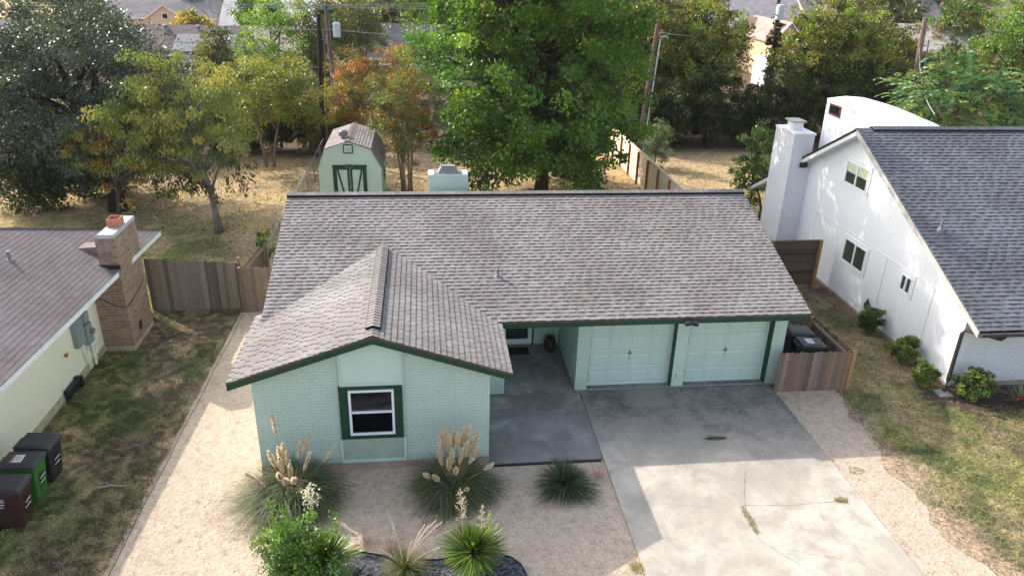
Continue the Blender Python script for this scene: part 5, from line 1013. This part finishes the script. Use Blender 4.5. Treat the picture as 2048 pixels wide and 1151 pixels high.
for (dx, dy, h, bx_) in ((-.28, .1, 1.55, -.05), (.75, .3, 1.15, .35), (.62, .25, 1.2, .25), (.5, .2, 1.1, .2), (.7, -.05, .75, .3), (.42, .3, 1.0, .15), (.95, .2, 1.1, .55), (.15, .2, .6, .05), (-.5, .15, .55, -.1), (.58, .1, .9, .25)):
    P0 = Vector((3.35, -3.35, 0)); pts = [P0+Vector((dx*t**1.3, dy*t, h*(t-.18*abs(dx)*t**3*1.5))) for t in np.linspace(0, 1, 9)]; m.tube(pts, [.009]*9, 5)
    for k in range(9):
        q = pts[4]+(pts[8]-pts[4])*(k/8); m.tube([q, q+Vector(g.normal(size=3))*.035], [.006, .003], 4)
m.build('dry_stem', m_attr, G1)
# red tinged dry sprigs in the gravel
for (x, y, lab) in ((2.55, -2.5, 'reddish dry sprig left of the grass tuft'), (3.05, -2.75, 'reddish dry sprig beside the black gravel edge'), (7.85, -.7, 'pinkish dry sprig by the walk and drive joint')):
    g = np.random.default_rng(int(x*10)); n_ = 60; T = thing('dry_sprig', lab, 'dry weed', (x, y, -.04)); ribbons('stem', np.array([x, y, -.04])+g.normal(size=(n_, 3))*[.08, .08, 0], radial(g, n_, 30, 88), g.uniform(.12, .38, n_), np.full(n_, .008), g.uniform(.05, .2, n_), pick(g, [(.42, .16, .12), (.5, .3, .25)], n_), m_dryleaf, T, 3)
# black gravel bed and its steel edging
ed = [(1.4, -2.75), (2.12, -2.64), (2.64, -2.79), (3.25, -2.98), (3.95, -3.08), (4.6, -3.02), (5.28, -3.03), (5.5, -3.14), (5.68, -3.35), (5.76, -3.64), (5.7, -4.2), (5.4, -5.0), (4.6, -5.6), (2.6, -5.9), (1.4, -5.5)]
m = MB(); m.poly([(x, y, -.022) for x, y in ed][::-1]); tag(m.build('black_gravel', m_blackgravel), kind='structure')
m = MB()
for (a, b) in zip(ed+ed[:1], ed[1:]+ed[:1]):
    a, b = Vector((*a, -.06)), Vector((*b, -.06)); d = (b-a).normalized(); n = Vector((-d.y, d.x, 0)); m.obox(a-n*.006, b-a, n*.012, (0, 0, .065))
tag(m.build('steel_edging', m_black), 'thin curved black steel edging round the dark gravel bed', 'garden edging')
m = MB()
ys = np.linspace(9.1, -9.4, 40)
for a, b in zip(ys, ys[1:]): p, q = Vector((edgex(a)+.10+.015*math.sin(a*2), a, -.27)), Vector((edgex(b)+.10+.015*math.sin(b*2), b, -.27)); d = (q-p).normalized(); n = Vector((-d.y, d.x, 0)); m.obox(p, q-p, n*.012, (0, 0, .035))
tag(m.build('path_edging', m_black), 'thin dark edging strip along the left side of the gravel path', 'garden edging')
m = MB(); m.obox((5.31, -.17, -.06), (2.75, .0, 0), (0, .085, 0), (0, 0, .035)); tag(m.build('slab_edge_board', m_black), 'dark timber strip along the front edge of the walk slab', 'garden edging')

# foundation shrubs by the white house
FS = ((.06, .10, .03), (.09, .15, .04), (.05, .08, .025), (.13, .2, .05)); FY = ((.14, .20, .04), (.19, .26, .05), (.24, .30, .07), (.09, .14, .035))
for lab, x, y, r_, h, pal in (('dark green upright shrub, farthest along the white side wall', 18.55, 6.0, .40, .95, FS), ('yellow green round shrub at the middle of the white side wall', 18.5, 4.05, .42, .85, FY),
        ('small bright yellow green shrub near the splash block', 18.25, 2.6, .30, .78, FY), ('leafy shrub at the corner beside the downspout foot', 19.35, 1.85, .48, .92, FS+FY[:2])):
    tree(lab, (x, y, -.04), (x, y, h*.5), (r_, r_, h*.5), 75, 120, .13, .07, .5, pal, int(x*100), .03, 12, name='foundation_shrub', cat='shrub', group='foundation shrubs round the white house', shell=.25, lump=.25, mat=m_leafg)
T = spiky('agave like plant with red flowers before the white front wall', 20.6, 1.55, -.03, .62, 60, 250, [(.14, .2, .15), (.18, .24, .18)], 8, 70, .06, .12, 'red_flowering_plant', 'plant')
g = np.random.default_rng(15); pts = np.array([20.5, 1.35, .3])+g.normal(size=(60, 3))*[.25, .15, .1]; leaves('flower', pts, g.normal(size=(60, 3)), .06, .8, pick(g, [(.6, .03, .04)], 60, .2), m_plume, T, 16)
T = spiky('low grey green plant right of the corner shrub', 20.0, 2.1, -.03, .5, 90, 251, [(.12, .15, .1), (.2, .2, .12)], 20, 88, .02, .3, 'low_plant', 'plant')
# bare soil patches under the front wall shrubs
m = MB(); blob(m, 19.9, 1.9, 1.9, .62, -.036, 40, .5, 3, 2.4); tag(m.build('mulch', plain('dark_mulch', (.09, .06, .045), .95, .35, 9, .8)), kind='structure')

# joints, cracks, weeds and patches on the slabs
m = MB(); m.cur = (.17, .15, .125)
def crack(pts, w_=.008, z=.004, seed=1, step=.09, j=.022):
    r = random.Random(seed); pp = []
    for a, b in zip(pts, pts[1:]):
        L_ = math.hypot(b[0]-a[0], b[1]-a[1]); k = max(1, int(L_/step))
        for i in range(k): t = i/k; pp.append((a[0]+(b[0]-a[0])*t+r.uniform(-j, j), a[1]+(b[1]-a[1])*t+r.uniform(-j, j)))
    pp.append(pts[-1])
    for a, b in zip(pp, pp[1:]):
        d = Vector((b[0]-a[0], b[1]-a[1], 0)); 
        if d.length < 1e-4: continue
        n = Vector((-d.y, d.x, 0)).normalized()*w_*r.uniform(.15, .5); m.poly([(a[0]-n.x, a[1]-n.y, z), (b[0]-n.x, b[1]-n.y, z), (b[0]+n.x, b[1]+n.y, z), (a[0]+n.x, a[1]+n.y, z)])
crack([(11.46, -.78), (11.13, -1.53), (10.9, -2.19), (10.82, -3.13), (11.35, -3.88), (11.7, -4.4), (12.1, -5.6)], .012, seed=2)
crack([(10.92, -2.03), (12.22, -2.12), (13.27, -2.05), (13.75, -2.0)], .009, seed=3); crack([(11.2, -3.4), (12.6, -3.9), (13.3, -4.6)], .006, seed=4)
crack([(8.15, .62), (9.2, .7), (9.9, .55), (11.1, .5), (11.6, .2)], .006, seed=5, j=.03); crack([(9.9, .95), (10.1, .6), (10.4, .5)], .007, seed=6); crack([(8.15, -1.62), (10.5, -2.1)], .005, seed=7)
tag(m.build('cracks', m_attr), kind='structure')
m = MB(); m.cur = (.34, .33, .325); m.poly([(8.02, 3.0, .016), (13.75, 3.0, .016), (13.75, 3.06, .016), (8.02, 3.06, .016)]); m.poly([(8.14, 2.0, .0035), (13.7, 2.03, .0035), (13.7, 2.055, .0035), (8.14, 2.03, .0035)], (.17, .16, .155))
tag(m.build('slab_joint', m_attr), kind='structure')
m = MB(); blob(m, 6.42, 3.24, .40, .31, .008, 30, .12, 1, 5); blob(m, 5.79, 1.46, .40, .28, .004, 30, .12, 2, 6); blob(m, 5.72, 2.52, .42, .28, .004, 30, .1, 4, 6)
tag(m.build('cement_patch', plain('patched_cement', (.30, .295, .29), .85, .35, 3, .3)), kind='structure')
def weed(label, x, y, rx, ry, n, pal, h=.07, z=0, name='weed'):
    g = np.random.default_rng(int(abs(x*37+y*91))); T = thing(name, label, 'weed', (x, y, z)); a = g.uniform(0, 6.28, n); r = np.sqrt(g.random(n)); base = np.stack([x+rx*r*np.cos(a), y+ry*r*np.sin(a), np.full(n, z)], 1)
    ribbons('blades', base, radial(g, n, 10, 80), h*g.uniform(.6, 1.6, n), np.full(n, .012), g.uniform(.1, .5, n), pick(g, pal, n), m_blade, T, 3, .2)
WG = [(.10, .13, .05), (.16, .17, .07), (.07, .09, .04)]; WY = [(.35, .30, .12), (.25, .25, .1), (.42, .35, .18)]
weed('dark green weed patch growing in the upper driveway', 11.2, .5, .30, .06, 260, WG, .06); weed('dry weed line in the long driveway crack', 10.86, -2.5, .07, .45, 260, WY, .06)
weed('dry weed tuft at the right end of the cross crack', 13.25, -2.05, .16, .08, 140, WY, .07); weed('yellowish weed tuft on the gravel beside the drive bottom', 8.0, -3.62, .14, .16, 160, WY, .08, -.03)
weed('dry weed in the right gravel strip beside the drive', 14.2, -1.0, .2, .15, 120, WY, .05, -.03)
# leaf specks, twigs and stones on gravel and drive
g = np.random.default_rng(44); n_ = 420; x = g.uniform(-2.3, 8.0, n_); y = g.uniform(-5, -.2, n_); z = gh(x)+.012
leaves('leaf_litter', np.stack([x, y, z], 1), g.normal(size=(n_, 3))*[1, 1, .05], .035, .6, pick(g, [(.16, .1, .07), (.3, .2, .12), (.2, .2, .12)], n_), m_dryleaf, None, 45); tag(bpy.data.objects['leaf_litter'], kind='stuff')
m = MB(); m.tube([(-3.7, -.0, -.2), (-3.45, .05, -.19), (-3.1, .02, -.2)], .012, 5, col=(.5, .45, .4)); m.tube([(-3.45, .05, -.19), (-3.6, .2, -.2)], .008, 5, col=(.5, .45, .4)); tag(m.build('fallen_twig', m_attr), 'pale fallen twig lying in the left side grass', 'twig')
g2 = np.random.default_rng(46); n_ = 5200; x = g2.uniform(-15, 14, n_); y = g2.uniform(12, 30, n_); k = ~((x > -1)&(x < 2)&(y > 19.4)&(y < 23.5))&(fbm(x, y, 2.2) > .47); x, y = x[k], y[k]; n_ = len(x)
leaves('fallen_leaves', np.stack([x, y, gh(x)+.04], 1), g2.normal(size=(n_, 3))*[1, 1, .2], .11, .6, pick(g2, [(.22, .13, .07), (.32, .2, .1), (.14, .1, .06)], n_), m_dryleaf, None, 47); tag(bpy.data.objects['fallen_leaves'], kind='stuff')
# gravel grains standing proud of the beds
n_ = 5000; x = np.concatenate([g.uniform(-2.4, 8.0, n_*3//4), g.uniform(13.85, 15.2, n_//4)]); y = np.concatenate([g.uniform(-5, -.2, n_*3//4), g.uniform(-5, 2.4, n_//4)]); s_ = g.uniform(.008, .018, (n_, 1))
c = np.stack([x, y, np.where(x < 9, gh(x)+.012, -.03)], 1); O6 = np.array([[1, 0, 0], [0, 1, 0], [-1, 0, 0], [0, -1, 0], [0, 0, .8]])
V_ = (c[:, None]+O6[None]*s_[:, None]*g.uniform(.6, 1.3, (n_, 5, 1))); o = (np.arange(n_)*5)[:, None]
F3 = np.concatenate([o+np.array([[a, b, 4]]) for a, b in ((0, 1), (1, 2), (2, 3), (3, 0))]); tag(mesh_np('gravel_grains', V_.reshape(-1, 3), F3=F3, col=np.repeat(pick(g, [(.58, .46, .36), (.5, .39, .31), (.64, .53, .43)], n_, .12), 5, 0), mat=m_attr), kind='stuff')

# ------------------------------------------------------------------ grass blades over the nearby lawns and the back yards
def grass(name, n, x0, x1, y0, y1, hmin, hmax, w_, keep, seed, thr=0):
    g = np.random.default_rng(seed); x = g.uniform(x0, x1, n); y = g.uniform(y0, y1, n); k = keep(x, y); x, y = x[k], y[k]; n = len(x)
    c = ground_col(x, y)*g.uniform(.6, 1.7, (n, 1))*(.45+1.15*sstep(.3, .7, vnoise(x, y, .16)))[:, None]; dens = fbm(x*1.3, y*1.3, .6)
    base = np.stack([x, y, gh(x)-.01], 1); h = g.uniform(hmin, hmax, n)*(.5+1.1*dens)
    t = fbm(x+9, y-4, .9) > .56; c[t] = c[t]*.45+np.array([.08, .12, .04])*.75; h[t] *= 1.5
    tag(ribbons(name, base, radial(g, n, 25, 85), h, g.uniform(w_*.7, w_*1.3, n), g.uniform(.1, .5, n), c, m_blade, None, 2, .2, seed), kind='stuff')
grass('side_yard_grass', 110000, -6, -2.5, -7, 9.4, .03, .10, .016, lambda x, y: (x > -5.98)&~((x < -5.05)&(y > 6.6)&(y < 8.5)), 301)
grass('right_lawn_grass', 110000, 13.9, 26, -7, 9.7, .03, .09, .017, lambda x, y: ~((x > 18.9)&(y > 2.4))&~((x > 18.2)&(y > 1.5)&(y < 2.6)&(x > 19))&~((x < 16)&(y > 2.6)&(y < 7.2))&(x > np.interp(y, [-9.4, -4.4, -2.2, -.4, 1.2, 2.6], [15.25, 15.3, 15.15, 15.3, 15.2, 15.75])-.12+.2*np.abs(np.sin(y*3))), 302)
grass('back_yard_grass', 90000, -16, 30, 10, 31, .04, .12, .03, lambda x, y: ~((x > 18)&(y < 16))&~((x > -1)&(x < 2)&(y > 19.4)&(y < 23.5)), 303)

# ------------------------------------------------------------------ thin autumn haze over the whole scene
hm = bpy.data.materials.new('haze_air'); hm.use_nodes = True; hm.node_tree.nodes.remove(hm.node_tree.nodes['Principled BSDF'])
pv = hm.node_tree.nodes.new('ShaderNodeVolumePrincipled'); pv.inputs['Color'].default_value = (.93, .95, 1, 1); pv.inputs['Density'].default_value = .00014; pv.inputs['Anisotropy'].default_value = .3
hm.node_tree.links.new(pv.outputs[0], hm.node_tree.nodes['Material Output'].inputs['Volume'])
tag(box('haze', hm, -1000, 1000, -400, 1300, -1.6, 19), kind='stuff')
